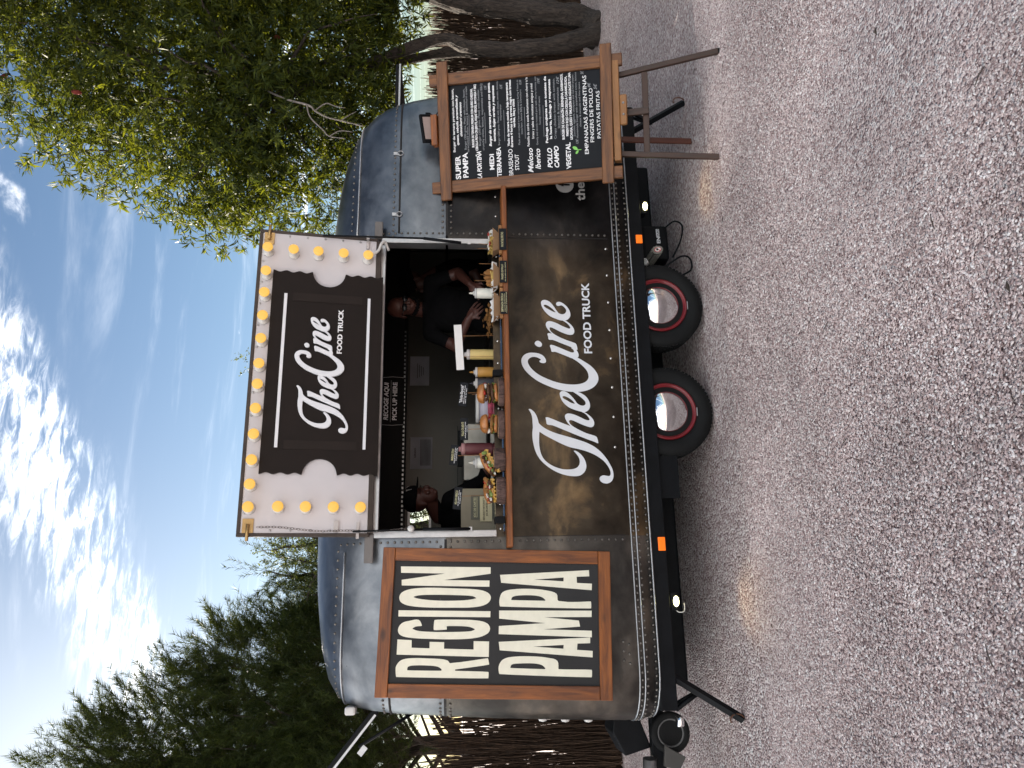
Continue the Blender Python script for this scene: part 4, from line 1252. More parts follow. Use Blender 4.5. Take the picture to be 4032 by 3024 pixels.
# ---- opening: frame, sill, shelf
MB().box((.450, 4.868, 1.500), (.492, 4.962, 2.268)).build('jamb', ALU, TR, bevel=.004)
MB().box((2.463, 4.868, 1.500), (2.502, 4.962, 2.268)).build('jamb', ALU, TR, bevel=.004)
MB().box((.495, 4.895, 2.238), (2.46, 4.93, 2.275)).build('head_rail', ALU, TR, bevel=.004)
MB().box((.300, 4.862, 2.262), (.475, 4.884, 2.318)).build('hinge_arm', pm('grey_steel', (.14, .13, .125), .5, .5), TR, bevel=.004)
MB().box((2.49, 4.862, 2.262), (2.62, 4.884, 2.318)).build('hinge_arm', MATS['grey_steel'], TR, bevel=.004)
MB().box((.40, 4.885, 2.275), (2.53, 4.91, 2.292)).build('hinge_rail', HATCHE, TR)
sill = MB()
sill.add([(.47, 4.893, 1.448), (2.50, 4.893, 1.448), (2.50, 4.935, 1.500), (.47, 4.935, 1.500), (.47, 5.02, 1.505), (2.50, 5.02, 1.505)], [(0, 1, 2, 3), (3, 2, 5, 4)])
sill.box((.47, 4.96, 1.44), (2.50, 5.62, 1.499))
sill.build('steel_counter', STAIN, TR)
SHF = plank('serving_shelf', (.378, 4.820, 1.4255), (2.85, 4.820, 1.4255), (0, 0, 1), .155, .035, WOODF, TR, .004)
for x in (.554, 1.524):
    MB().box((x - .022, 4.876, 1.444), (x + .022, 4.94, 1.512)).build('flap_stop', BLACKM, TR, bevel=.004)

# ---- inside
IN = MB()
BW = 6.86
for lo, hi in (((-.30, BW, .62), (.68, BW + .03, 2.395)), ((1.0, BW, .62), (3.40, BW + .03, 2.395)), ((.68, BW, .62), (1.0, BW + .03, 1.99)), ((.68, BW, 2.165), (1.0, BW + .03, 2.395))):
    IN.box(lo, hi)
IN.build('back_panel', INWALL, TR)
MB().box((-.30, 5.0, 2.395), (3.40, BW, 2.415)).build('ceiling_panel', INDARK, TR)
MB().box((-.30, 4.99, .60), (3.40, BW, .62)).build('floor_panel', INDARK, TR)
MB().box((-.30, 5.0, .62), (-.27, BW, 2.395)).build('end_panel', INWALL, TR)
MB().box((3.37, 5.0, .62), (3.40, BW, 2.395)).build('end_panel', INWALL, TR)
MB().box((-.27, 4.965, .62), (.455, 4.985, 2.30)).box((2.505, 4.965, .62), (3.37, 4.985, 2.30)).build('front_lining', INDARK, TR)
mb = MB()
for lo, hi in (((.66, BW - .03, 1.975), (1.02, BW, 1.995)), ((.66, BW - .03, 2.16), (1.02, BW, 2.18)), ((1.0, BW - .03, 1.975), (1.02, BW, 2.18)), ((.66, BW - .03, 1.975), (.68, BW, 2.18))): mb.box(lo, hi)
mb.build('hatch_window_frame', ALU, TR)
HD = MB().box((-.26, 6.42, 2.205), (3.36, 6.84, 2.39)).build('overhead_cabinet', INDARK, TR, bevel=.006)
mb = MB(); mb2 = MB()
for k in range(96):
    x = .60 + k * .0186
    (mb if k % 2 else mb2).box((x, 6.411, 2.193), (x + .0186, 6.421, 2.207))
mb.build('checker_strip', TRIM, HD); mb2.build('checker_strip', INDARK, HD)
sg = MB().box((1.54, 6.405, 2.20), (1.95, 6.418, 2.39)).build('pickup_sign', INDARK, TR)
fm = lambda x, y, z: frame(Vector((x, y, z)), Vector((1, 0, 0)), Vector((0, 0, 1)), Vector((0, -1, 0)))
GREYT = pm('grey_print', (.34, .33, .32), .6)
text('lettering', 'RECOGE AQUI', fm(1.575, 6.403, 2.335), sg, TXT1, .335, .036, .03, .2)
text('lettering', 'PICK UP HERE', fm(1.575, 6.403, 2.262), sg, TXT1, .335, .036, .03)
MB().box((1.56, 6.402, 2.312), (1.93, 6.404, 2.315)).build('rule', GREYT, sg)
for x in (1.538, 1.952):
    MB().tube([(x, 6.40, 2.205), (x + (.008 if x > 1.7 else -.008), 6.40, 2.30), (x, 6.40, 2.41)], .0025, 6).build('border', GREYT, sg)
# papers fixed to the back panel
for (x0, x1, z0, z1, ttl, rows) in ((1.238, 1.528, 1.970, 2.168, 'ALERGENOS', 9), (2.016, 2.298, 2.006, 2.182, '', 4)):
    po = MB().box((x0, BW - .006, z0), (x1, BW - .003, z1)).build('notice_sheet', pm('grey_sheet', (.22, .215, .24), .7) if 'grey_sheet' not in MATS else MATS['grey_sheet'], TR)
    if ttl: text('lettering', ttl, fm(x0 + .10, BW - .008, z1 - .05), po, INDARK, .09, .014, .02)
    mb = MB()
    for k in range(rows):
        zz = z1 - .095 - k * .0105 if ttl else z1 - .07 - k * .018
        xa, xb = (x0 + .03, x1 - .02) if ttl else (x0 + .07 + .01 * k, x1 - .07 - .012 * k)
        mb.box((xa, BW - .0075, zz), (xb, BW - .0065, zz + .004))
    mb.build('print_lines', INDARK, po)
# dim wall boxes and shelves seen inside
MB().box((1.02, 6.2, 1.50), (1.50, 6.45, 1.70)).build('steel_box', pm('dull_steel', (.30, .28, .25), .35, .8, .15), TR, bevel=.01)
MB().box((1.16, 6.3, 1.70), (1.46, 6.34, 1.74)).box((1.0, 6.3, 1.74), (1.50, 6.50, 1.745)).build('tray_rack', BLACKM, TR)
MB().box((.55, 6.1, .62), (3.5, 6.84, 1.48)).build('back_counter', INWALL, TR)

# ---- raised marquee hatch
HO = Vector((1.465, 4.84, 2.288))
HT = .155
HU = Vector((0, -math.sin(HT), math.cos(HT))); HN = Vector((0, -math.cos(HT), -math.sin(HT))); HX = Vector((1, 0, 0))
HM = frame(HO, HX, HU, HN)             # local x right, y up the hatch, z towards the viewer
HA = link(bpy.data.objects.new('marquee_hatch', None), TR, HM)
w2, hh = 1.009, .776


def hl(x, y, z=0.):
    return HM @ Matrix.Translation((x, y, z))


MB().box((-w2 + .022, .012, -.03), (w2 - .022, hh - .022, -.002), HM).build('white_panel', WHITE, HA)
for lo, hi in (((-w2, 0, -.035), (-w2 + .022, hh, .004)), ((w2 - .022, 0, -.035), (w2, hh, .004)), ((-w2 + .022, hh - .022, -.035), (w2 - .022, hh, .004)), ((-w2 + .022, -.022, -.035), (w2 - .022, .012, .004))):
    MB().box(lo, hi, HM).build('edge_rail', HATCHE, HA, bevel=.003)


def scallop(x, ya, yb, s):
    """wavy torn edge from (x, ya) to (x, yb); s is the side it bites into"""
    n = 40
    return [(x - s * .012 * (0.5 - .5 * math.cos(6 * math.pi * k / n)), ya + (yb - ya) * k / n) for k in range(n + 1)]


x0, x1, yb, yt = -.634, .717, -.040, .672
pl = [(x0, yb)] + [(x1, yb)]
edge_r = scallop(x1, yb, .208, 1) + [(x1 - .100 * math.sin(a), .314 - .104 * math.cos(a)) for a in np.linspace(.1, math.pi - .1, 16)] + scallop(x1, .420, yt, 1)
edge_l = scallop(x0, yt, .420, -1) + [(x0 + .100 * math.sin(a), .314 + .104 * math.cos(a)) for a in np.linspace(.1, math.pi - .1, 16)] + scallop(x0, .208, yb, -1)
TK = outline('ticket_board', [edge_r + edge_l], hl(0, 0, .010), HA, TICKET, .009, 1., False)
for y0, y1 in ((.573, .592), (.040, .058)):
    MB().box((-.470, y0, .020), (.552, y1, .026), HM).build('white_bar', LETW, TK)
for xa, xb in ((.505, .562), (-.478, -.422)):
    for lo, hi in (((xa, .095, .0195), (xb, .537, .0225)),):
        MB().box(lo, hi, HM).build('stub_strip', MATS.get('brown_strip') or pm('brown_strip', (.0135, .009, .0075), .5, 0, .2, 5, spec=.2), TK)
LOGO_ORDER = ('T', 'h', 'e', 'C', 'i', 'dot', 'n', 'e2')
for k, key in enumerate(LOGO_ORDER):
    outline('script_letter', LOGO[key], hl(.059, .342, .0285 + .0007 * k), TK, LETW, .007, .000597, True, .0022)
text('lettering', 'FOOD TRUCK', hl(.154, .213, .024), TK, TXT1, .304, .030, .028, 0, .003)
# bulbs on porcelain holders
bulbs = [(x, .712) for x in (.847, .679, .528, .370, .215, .049, -.085, -.240, -.401, -.560, -.707, -.842)] + [(.845, y) for y in (.549, .391, .228, .067)] + [(-.838, y) for y in (.543, .384, .221, .060)]
me_h = MB().lathe([(.036, 0), (.036, .008), (.030, .014), (.021, .020), (.020, .040), (.018, .044)], 20).mesh('holder', PORC)
me_b = MB().lathe([(.013, .042), (.016, .052), (.027, .066), (.0325, .078), (.0330, .083), (.029, .088), (.016, .091), (.002, .092)], 24).mesh('bulb', BULB)
me_s = MB().lathe([(.003, .006), (.003, .0095)], 8).mesh('screw', INDARK)
for x, y in bulbs:
    lp = inst('lamp_holder', me_h, HA, hl(x, y, -.002))
    inst('bulb', me_b, lp, hl(x, y, -.002))
    for s in (-1, 1):
        inst('screw', me_s, lp, hl(x + s * .026, y - .006, -.001) @ Matrix.Translation((0, 0, .004)))
scr = MB()
for x in np.linspace(-.9, .9, 13): scr.lathe([(.007, -.002), (.007, .002), (.003, .003)], 8, hl(x + .03, .742, 0))
for y in np.linspace(.12, .70, 6): scr.lathe([(.007, -.002), (.007, .002), (.003, .003)], 8, hl(.972, y, 0)); scr.lathe([(.007, -.002), (.007, .002), (.003, .003)], 8, hl(-.972, y, 0))
tag(scr.build('panel_screws', ALU, HA), kind='stuff')
for s in (-1, 1):
    bp = MB().box((-.042, -.032, .0), (.042, .032, .004), hl(s * .945, .712, .002)).build('corner_plate', BRASS, HA)
    MB().tube([HM @ Vector((s * .935, .712, .016)), HM @ Vector((s * 1.035, .712, .016))], .010, 10).build('bolt', BRASS, bp)
    MB().box((-.05, -.009, 0), (.05, .009, .008), hl(s * .972, .07, .004)).build('strut_plate', ALU, HA)
MB().box((-.016, -.014, 0), (.05, .014, .010), hl(-.965, .20, .003)).build('catch', ALU, HA)
# gas struts from the hatch to the jambs
MB().tube([HM @ Vector((.985, .37, .03)), (2.478, 4.83, 1.98)], .007, 8).tube([(2.478, 4.83, 1.98), (2.455, 4.845, 1.72)], .011, 8).build('gas_strut', BLACKM, HA)
MB().tube([HM @ Vector((-.98, .10, .03)), (.497, 4.835, 1.96)], .006, 8).tube([(.497, 4.835, 1.96), (.497, 4.845, 1.665)], .010, 8).build('gas_strut', BLACKM, HA)
for x in (.497, 2.455): MB().box((x - .012, 4.84, 1.655), (x + .012, 4.87, 1.675)).build('strut_end', ALU, HA)
# lamp cable dropping from the corner holder into the trailer
MB().tube(smooth_path([HM @ Vector((.86, .055, .03)), HM @ Vector((.90, .0, .04)), HM @ Vector((.955, -.02, .04)), (2.44, 4.82, 2.24), (2.41, 4.88, 2.22)]), .010, 8).build('lamp_cable', PORC, HA)
# pull chain with a ball
ch = MB()
c0 = HM @ Vector((-.955, .66, .022)); c1 = HM @ Vector((-.985, 0, .03)); c2 = Vector((.500, 4.82, 2.055))
pts = [c0.lerp(c1, t) + Vector((.006 * math.sin(9 * t), 0, 0)) for t in np.linspace(0, 1, 38)] + [c1.lerp(c2, t) for t in np.linspace(0, 1, 14)[1:]]
for k, p in enumerate(pts[:-1]):
    d = (pts[k + 1] - p).normalized()
    s = d.cross(Vector((0, 1, 0)) if k % 2 else Vector((.7, .7, .2))).normalized()
    c = p + d * .009
    ch.tube([c + d * (.0115 * math.cos(a)) + s * (.0055 * math.sin(a)) for a in np.linspace(0, 2 * math.pi, 9)], .0017, 4, cap=False)
tag(ch.build('chain', pm('old_chain', (.15, .13, .12), .45, .8), HA), kind='stuff')
MB().lathe([(.001, -.0215), (.012, -.018), (.019, -.010), (.0215, 0), (.019, .010), (.012, .018), (.001, .0215)], 20, Matrix.Translation((.500, 4.815, 2.032))).build('pull_ball', PORC, HA)

# ---- lettering on the steel side
WL = frame(Vector((1.5, 4.8965, 1.05)), Vector((1, 0, 0)), Vector((0, 0, 1)), Vector((0, -1, 0)))
for k, key in enumerate(LOGO_ORDER):
    outline('script_letter', LOGO[key], WL @ Matrix.Translation((0, 0, .0004 * k)), SHELL, LETW, .0003, .001, True)
text('lettering', 'FOOD TRUCK', frame(Vector((1.663, 4.8955, .836)), Vector((1, 0, -.012)), Vector((0, 0, 1)), Vector((0, -1, 0))), SHELL, LETW, .520, .052, .028)
text('lettering', 'thecinefoodtruck', frame(Vector((2.832, 4.8955, .828)), Vector((1, 0, 0)), Vector((0, 0, 1)), Vector((0, -1, 0))), SHELL, GREYT, .80, .066, .02)
fb = MB().lathe([(.0655, 0), (.0655, .0008)], 40, frame(Vector((2.957, 4.8962, .971)), Vector((1, 0, 0)), Vector((0, 0, 1)), Vector((0, -1, 0)))).build('round_emblem', GREYT, SHELL)
text('lettering', 'f', frame(Vector((2.944, 4.8940, .938)), Vector((1, 0, 0)), Vector((0, 0, 1)), Vector((0, -1, 0))), fb, INDARK, .034, .085, .03)


# ------------------------------------------------------------------ REGION PAMPA board on the trailer side
BR = -.036
BO = Vector((-.087, 4.862, .813))
BX = Vector((math.cos(BR), 0, math.sin(BR))); BU = Vector((-math.sin(BR), .030, math.cos(BR))).normalized(); BN = BX.cross(BU)
BM = frame(BO, BX, BU, BN)
RB = thing('sign_board', BO, 'large slate grey sign reading region pampa in a stained pine frame', 'sign board')
WM[RB.name] = Matrix.Translation(BO)
bl = lambda x, y, z=0.: BM @ Vector((x, y, z))
pn = MB().box((-.372, .062, -.012), (.372, 1.345, .0), BM).build('panel', BOARD, RB)
plank('frame_board', bl(-.433, 1.368, .004), bl(.433, 1.368, .004), BN, .074, .028, WOODF, RB)
plank('frame_board', bl(-.433, .037, .004), bl(.433, .037, .004), BN, .074, .028, WOODF, RB)
plank('frame_board', bl(-.394, .0755, .004), bl(-.394, 1.3295, .004), BN, .078, .027, WOODF, RB)
plank('frame_board', bl(.394, .0755, .004), bl(.394, 1.3295, .004), BN, .078, .027, WOODF, RB)
for k in BOARD_L:
    outline('painted_letter', BOARD_L[k], BM @ Matrix.Translation((0, 0, .0012)), pn, CREAM, .0006, .001, k[0] in 'RGOP')

# ------------------------------------------------------------------ easel with the menu board
MY, MT, MRo = -.293, .271, .037
r0 = Vector((math.cos(MY), math.sin(MY), 0)); b0 = Vector((-math.sin(MY), math.cos(MY), 0)); u0 = Vector((0, 0, math.cos(MT))) + b0 * math.sin(MT)
MX = r0 * math.cos(MRo) + u0 * math.sin(MRo); MU = -r0 * math.sin(MRo) + u0 * math.cos(MRo); MN = MX.cross(MU)
MP = Vector((3.235, 4.45, .69))
MM = frame(MP, MX, MU, MN)
ml_ = lambda x, y, z=0.: MM @ Vector((x, y, z))
EA = thing('easel', (3.24, 4.4, 0), 'brown wooden easel with splayed legs carrying the menu board', 'easel')
plank('front_leg', ml_(-.341, -.709, -.055), ml_(-.13, 1.0, -.055), MN, .036, .032, WOODD, EA)
plank('front_leg', ml_(.369, -.712, -.055), ml_(.15, 1.0, -.055), MN, .036, .032, WOODD, EA)
plank('back_leg', (3.335, 4.885, .005), ml_(.0, 1.05, -.13), (0, -1, .2), .042, .022, WOODR, EA)
plank('cross_bar', ml_(-.276, -.222, -.055), ml_(.284, -.222, -.055), MN, .042, .026, WOODD, EA)
plank('top_bar', ml_(-.16, .93, -.09), ml_(.17, .93, -.09), MN, .05, .02, WOODD, EA)
plank('centre_post', ml_(.012, -.245, -.028), ml_(.012, .30, -.048), MN, .045, .024, WOODD, EA)
plank('ledge', ml_(-.322, -.026, -.012), ml_(.360, -.028, -.012), MN, .046, .075, WOODL, EA)
lb = plank('ledge_block', ml_(-.082, -.074, .012), ml_(.122, -.076, .012), MN, .048, .035, WOODL, EA, .006)
for x in (-.015, .062):
    MB().lathe([(.008, 0), (.008, .004), (.003, .005), (.003, .013)], 8, MM @ Matrix.Translation((x, -.075, .029))).build('bolt', ALU, lb)
for x, y in ((-.342, -.712), (.370, -.715)):
    MB().box((-.016, -.012, -.014), (.016, .012, .014), MM @ Matrix.Translation((x, y + .003, -.055))).build('rubber_foot', RUBBER, EA)

ME = thing('menu_board', MP, 'chalkboard food menu in a rough brown timber frame standing on the easel', 'menu board')
pnl = MB().box((-.36, .06, -.012), (.345, 1.16, 0), MM).build('chalk_panel', CHALK, ME)
plank('frame_timber', ml_(-.398, -.056, .006), ml_(-.398, 1.291, .006), MN, .082, .036, WOODM, ME, .004)
plank('frame_timber', ml_(.366, -.077, .006), ml_(.366, 1.287, .006), MN, .083, .036, WOODM, ME, .004)
plank('frame_timber', ml_(-.496, 1.184, .030), ml_(.487, 1.186, .030), MN, .080, .024, WOODM, ME, .004)
plank('frame_timber', ml_(-.472, .044, .030), ml_(.475, .031, .030), MN, .079, .024, WOODM, ME, .004)
for s in MENU:
    t_, x, y, w, h, st = s
    x, y, w, h = x / 1000, y / 1000, w / 1000, h / 1000
    mtx = MM @ Matrix.Translation((x, y, .0012))
    if t_ == '_':
        MB().box((0, 0, 0), (w, .0022, .0006), mtx).build('rule', TXT0, pnl)
    else:
        text('menu_text', t_, mtx, pnl, TXT0 if st in (0, 4) and h < .03 else TXT1, w, h * (1.05 if h < .02 else 1), (.0, .006, .03, .03, .012)[st], (0, 0, 0, .3, .35)[st])
lf = MM @ Matrix.Translation((-.221, .252, .0014))
outline('sprout_print', [[(0, -30), (4, -30), (6, -4), (2, -4)], ], lf, pnl, GREENL, .0004, .001, False)
outline('sprout_print', [[(4, -6), (22, 2), (30, 20), (24, 30), (10, 22), (3, 8)]], lf, pnl, GREENL, .0004, .001)
outline('sprout_print', [[(0, -10), (-14, -8), (-24, 2), (-22, 10), (-10, 8), (-2, -2)]], lf, pnl, GREENL, .0004, .001)

FL = thing('flood_light', ml_(0, 1.24, .04), 'small black flood light on a wood block above the menu board', 'lamp')
plank('wood_block', ml_(-.105, 1.250, .03), ml_(.112, 1.252, .03), MN, .045, .07, WOODF, FL, .004)
fm_ = MM @ Matrix.Translation((.025, 1.302, .035)) @ Matrix.Rotation(R(38), 4, 'X') @ Matrix.Rotation(.12, 4, 'Z')
fh = MB().box((-.10, -.042, -.018), (.10, .052, .012), fm_).build('housing', BLACKM, FL, bevel=.006)
MB().box((-.078, -.028, .012), (.078, .036, .0145), fm_).build('glass', pm('frosted_glass', (.34, .27, .25), .3, 0, .08), fh)
mb = MB()
for k in range(9): mb.box((-.085 + k * .02, -.03, -.034), (-.079 + k * .02, .04, -.018), fm_)
mb.build('cooling_fins', BLACKM, fh)
MB().tube([fm_ @ Vector((-.108, 0, 0)), fm_ @ Vector((-.112, -.03, -.01)), ml_(-.10, 1.27, .0)], .006, 6).tube([fm_ @ Vector((.108, 0, 0)), fm_ @ Vector((.112, -.03, -.01)), ml_(.12, 1.27, .0)], .006, 6).build('yoke', BLACKM, FL)
MB().tube([ml_(.11, 1.28, -.02), ml_(.16, 1.24, -.03), ml_(.15, 1.15, -.04)], .004, 6).build('cable', BLACKM, FL)

# ------------------------------------------------------------------ things on the serving shelf
ST = 1.4435
XX, ZZ, NY = Vector((1, 0, 0)), Vector((0, 0, 1)), Vector((0, -1, 0))


def ncirc(r, seed, amp=.12):
    rr = random.Random(seed)
    ph = [rr.uniform(0, 6.28) for _ in range(4)]
    return lambda a, h: 1 + amp * .4 * math.sin(2 * a + ph[0]) + amp * .4 * math.sin(3 * a + ph[1]) + amp * .3 * math.sin(7 * a + ph[2] + h * 20)


def log_stand(x, y, rx, h, seed, label):
    t = thing('log_stand', (x, y, ST), label, 'log', 'log slices serving as stands')
    MB().lathe([(.98, 0), (1.0, h * .3), (.98, h * .7), (.95, h - .002), (.90, h)], 28, Matrix.Translation((x, y, ST)) @ Matrix.Diagonal((rx, .062, 1, 1)), jig=ncirc(1, seed)).build('bark', LOGB, t)
    MB().lathe([(.88, h - .001), (.87, h + .0015), (.5, h + .0022)], 28, Matrix.Translation((x, y, ST)) @ Matrix.Diagonal((rx, .062, 1, 1)), jig=ncirc(1, seed)).build('cut_face', LOGE, t)
    return t


def ruffle(mb, c, r, z, amp, n=40, w=.012, seed=0):
    rr = random.Random(seed)
    ph = rr.uniform(0, 6)
    vs = []
    for k in range(n):
        a = 2 * math.pi * k / n
        q = amp * math.sin(7 * a + ph) + amp * .7 * math.sin(13 * a + ph * 2)
        ro = r * (1 + .06 * math.sin(5 * a + ph))
        vs.append((c[0] + (ro - w) * math.cos(a), c[1] + (ro - w) * math.sin(a), z)); vs.append((c[0] + ro * math.cos(a), c[1] + ro * math.sin(a), z + q))
    mb.add(vs, [(2 * k, 2 * k + 1, (2 * k + 3) % (2 * n), (2 * k + 2) % (2 * n)) for k in range(n)], True)


def burger(x, y, z, r, label, kind, tilt=(0, 0)):
    t = thing('burger', (x, y, z), label, 'burger', 'burgers shown on log stands')
    T0 = Matrix.Translation((x, y, z)) @ Matrix.Rotation(tilt[0], 4, 'Y') @ Matrix.Rotation(tilt[1], 4, 'X')
    MB().lathe([(.80, 0), (.97, .004), (1., .014), (.96, .022)], 28, T0 @ Matrix.Diagonal((r, r, 1, 1)), jig=ncirc(1, 3, .05)).build('bottom_bun', BUN if kind != 'open' else BREAD, t)
    mb = MB(); ruffle(mb, (0, 0), r * 1.12, .026, .007, 44, .02, kind.__hash__() % 7)
    mb.v = [tuple(T0 @ Vector(v)) for v in mb.v]; mb.build('lettuce', LETTUCE, t)
    MB().lathe([(.9, .024), (1.04, .030), (1.05, .040), (.95, .046)], 26, T0 @ Matrix.Diagonal((r, r, 1, 1)), jig=ncirc(1, 8, .12)).build('patty', CRUMB if kind == 'chicken' else PATTY, t)
    if kind == 'double':
        MB().lathe([(.9, .048), (1.02, .053), (1.03, .063), (.95, .069)], 26, T0 @ Matrix.Diagonal((r, r, 1, 1)), jig=ncirc(1, 5, .12)).build('patty', PATTY, t)
    zc = .070 if kind == 'double' else .047
    m = MB()
    n = 32; vs = [(0, 0, zc + .004)]
    for k in range(n):
        a = 2 * math.pi * k / n
        q = r * (1.06 + .10 * abs(math.sin(2 * a)))
        vs.append((q * math.cos(a), q * math.sin(a), zc - .013 * (.4 + abs(math.sin(2 * a))) + .003 * math.sin(9 * a)))
    m.add([T0 @ Vector(v) for v in vs], [(0, 1 + k, 1 + (k + 1) % n) for k in range(n)], True)
    m.build('cheese', CHEESE, t)
    rr = random.Random(len(label))
    for k in range(7):
        a = rr.uniform(0, 6.28)
        c = T0 @ Vector((r * .9 * math.cos(a), r * .9 * math.sin(a), zc + .010 + rr.uniform(-.004, .006)))
        s = rr.uniform(.009, .015)
        MB().lathe([(.1, -.6), (.8, -.4), (1, 0), (.7, .5), (.1, .7)], 10, Matrix.Translation(c) @ Matrix.Rotation(rr.uniform(0, 3), 4, 'X') @ Matrix.Diagonal((s * 1.4, s, s * .7, 1))).build('topping', (SAUCE, TOMATO, SAUCE, PATTY, TOMATO, SAUCE, LETTUCE)[k], t)
    T1 = T0 @ Matrix.Translation((0, 0, zc + .014)) @ Matrix.Rotation(-.10 if kind == 'chicken' else .08, 4, 'Y')
    MB().lathe([(.70, 0), (.95, .002), (1.03, .012), (1.0, .024), (.90, .037), (.70, .047), (.40, .053), (.02, .055)], 30, T1 @ Matrix.Diagonal((r * 1.05, r * 1.05, 1, 1)), jig=ncirc(1, 12, .04)).build('top_bun', BUN, t)
    p = T1 @ Vector((0, 0, .05))
    MB().tube([p, p + Vector((-.006, 0, .035))], .0014, 5).build('cocktail_stick', WOODL, t)
    return t


def open_sandwich(x, y, z, ln, label, up):
    """long roll lying on the stand, filled from above"""
    t = thing('sandwich', (x, y, z), label, 'sandwich', 'burgers shown on log stands')
    T0 = Matrix.Translation((x, y, z)) @ Matrix.Rotation(-up, 4, 'Y')
    for s, nm, dz in ((-1, 'bottom_bun', .016), (1, 'top_bun', .052)):
        mb = MB()
        n = 12
        pts = [T0 @ Vector((ln * (k / (n - 1) - .5), (-.006 if s < 0 else .014), dz + .008 * math.sin(math.pi * k / (n - 1)))) for k in range(n)]
        rad = [.029 * max(.35, math.sin(math.pi * (.06 + .88 * k / (n - 1)))) ** .6 for k in range(n)]
        mb.tube(pts, rad, 14, flat=.62 if s < 0 else .8)
        mb.build(nm, BREAD if s < 0 else BUN, t)
    rr = random.Random(7 + len(label))
    for k in range(26):
        c = T0 @ Vector((rr.uniform(-.45, .45) * ln, rr.uniform(-.040, .0), .040 + rr.uniform(-.004, .022)))
        s = rr.uniform(.008, .016)
        mt = rr.choice([PATTY, PATTY, SAUCE, LETTUCE, TOMATO, CRUMB, LETTUCE])
        MB().lathe([(.1, -.6), (.8, -.4), (1, 0), (.7, .5), (.1, .7)], 8, Matrix.Translation(c) @ Matrix.Rotation(rr.uniform(0, 3), 4, 'X') @ Matrix.Rotation(rr.uniform(0, 3), 4, 'Z') @ Matrix.Diagonal((s * 1.6, s, s * .55, 1))).build('filling', mt, t)
    m = MB()
    n = 24
    vs = []
    for k in range(n):
        u = k / (n - 1) - .5
        vs += [T0 @ Vector((u * ln * .95, -.026, .034)), T0 @ Vector((u * ln * .98, -.036, .012 + .008 * math.sin(k * 1.7)))]
    m.add(vs, [(2 * k, 2 * k + 1, 2 * k + 3, 2 * k + 2) for k in range(n - 1)], True)
    m.build('cheese', CHEESE, t)
    return t


log_stand(.733, 4.815, .083, .058, 1, 'rough log slice under the sandwich at the left end of the shelf')
lg = log_stand(.925, 4.815, .076, .072, 2, 'tall log slice under the tilted sandwich labelled braseado stout')
log_stand(1.152, 4.815, .089, .042, 3, 'dark log slice under the crispy chicken burger')
log_stand(1.368, 4.815, .093, .038, 4, 'dark log slice under the stacked burger by the special edition card')
open_sandwich(.73, 4.815, ST + .058, .15, 'filled roll with sauce and greens at the left end of the shelf', .10)
open_sandwich(.925, 4.815, ST + .066, .17, 'tilted long roll with pulled meat behind it a white squeeze bottle', .55)
burger(1.158, 4.815, ST + .044, .057, 'tall chicken burger with lettuce and white sauce', 'chicken', (.06, -.1))
burger(1.368, 4.815, ST + .040, .060, 'stacked burger dripping cheese at the middle of the shelf', 'double', (-.06, -.1))


def card(name, label, c, w, h, rot, lines, stick=None, mat=None, txt=None, thick=.003, yy=4.83):
    t = thing(name, (c[0], yy, ST), label, 'card', 'food name cards')
    m = Matrix.Translation((c[0], yy - .055, c[1])) @ Matrix.Rotation(rot, 4, 'Y')
    o = MB().box((-w / 2, -thick / 2, -h / 2), (w / 2, thick / 2, h / 2), m).build('card_face', mat or CHALK, t)
    for (s, dx, dz, tw, th, mt) in lines:
        text('card_text', s, m @ frame(Vector((-w / 2 + dx, -thick / 2 - .0008, dz)), XX, ZZ, NY), o, mt, tw, th, .012)
    if stick:
        for sx, zb in stick:
            MB().tube([(sx, yy - .050, c[1] + .01), (sx + .004, yy - .052, zb)], .0016, 5).build('stick', WOODL, t)
    return t


card('food_card', 'black card reading meloso iberico on a stick', (.678, 1.745), .138, .050, .10, [('MELOSO IBERICO', .03, .002, .085, .014, YTXT), ('cerdo asado cherry', .02, -.008, .10, .006, TXT1), ('mostaza y miel', .035, -.018, .07, .006, TXT1)], [(.69, 1.55)])
card('food_card', 'black card reading braseado stout on a stick', (.948, 1.768), .130, .050, .10, [('BRASEADO STOUT', .03, .002, .075, .014, YTXT), ('vacio de ternera cerveza', .014, -.008, .10, .006, TXT1), ('brotes verdes bbq', .03, -.018, .08, .006, TXT1)], [(.945, 1.56)])
card('food_card', 'black card reading pollo crujiente beside the chicken burger', (1.116, 1.704), .142, .050, 0, [('POLLO CRUJIENTE', .026, .002, .09, .014, YTXT), ('pechuga lechuga y tomate', .012, -.010, .105, .006, TXT1), ('mayonesa', .05, -.020, .045, .005, TXT1)], [(1.115, 1.52)])
card('food_card', 'black card reading edicion especial above the stacked burger', (1.345, 1.708), .158, .052, .10, [('"Edición Especial"', .02, .004, .12, .017, TXT1), ('doble carne y queso cheddar', .015, -.009, .125, .006, TXT1), ('salsa de la casa', .02, -.019, .10, .006, TXT1)], [(1.355, 1.57)])
card('blank_card', 'long blank white card held up on two sticks', (1.666, 1.736), .312, .050, -.06, [], [(1.745, 1.51), (1.600, 1.51)], PAPER)
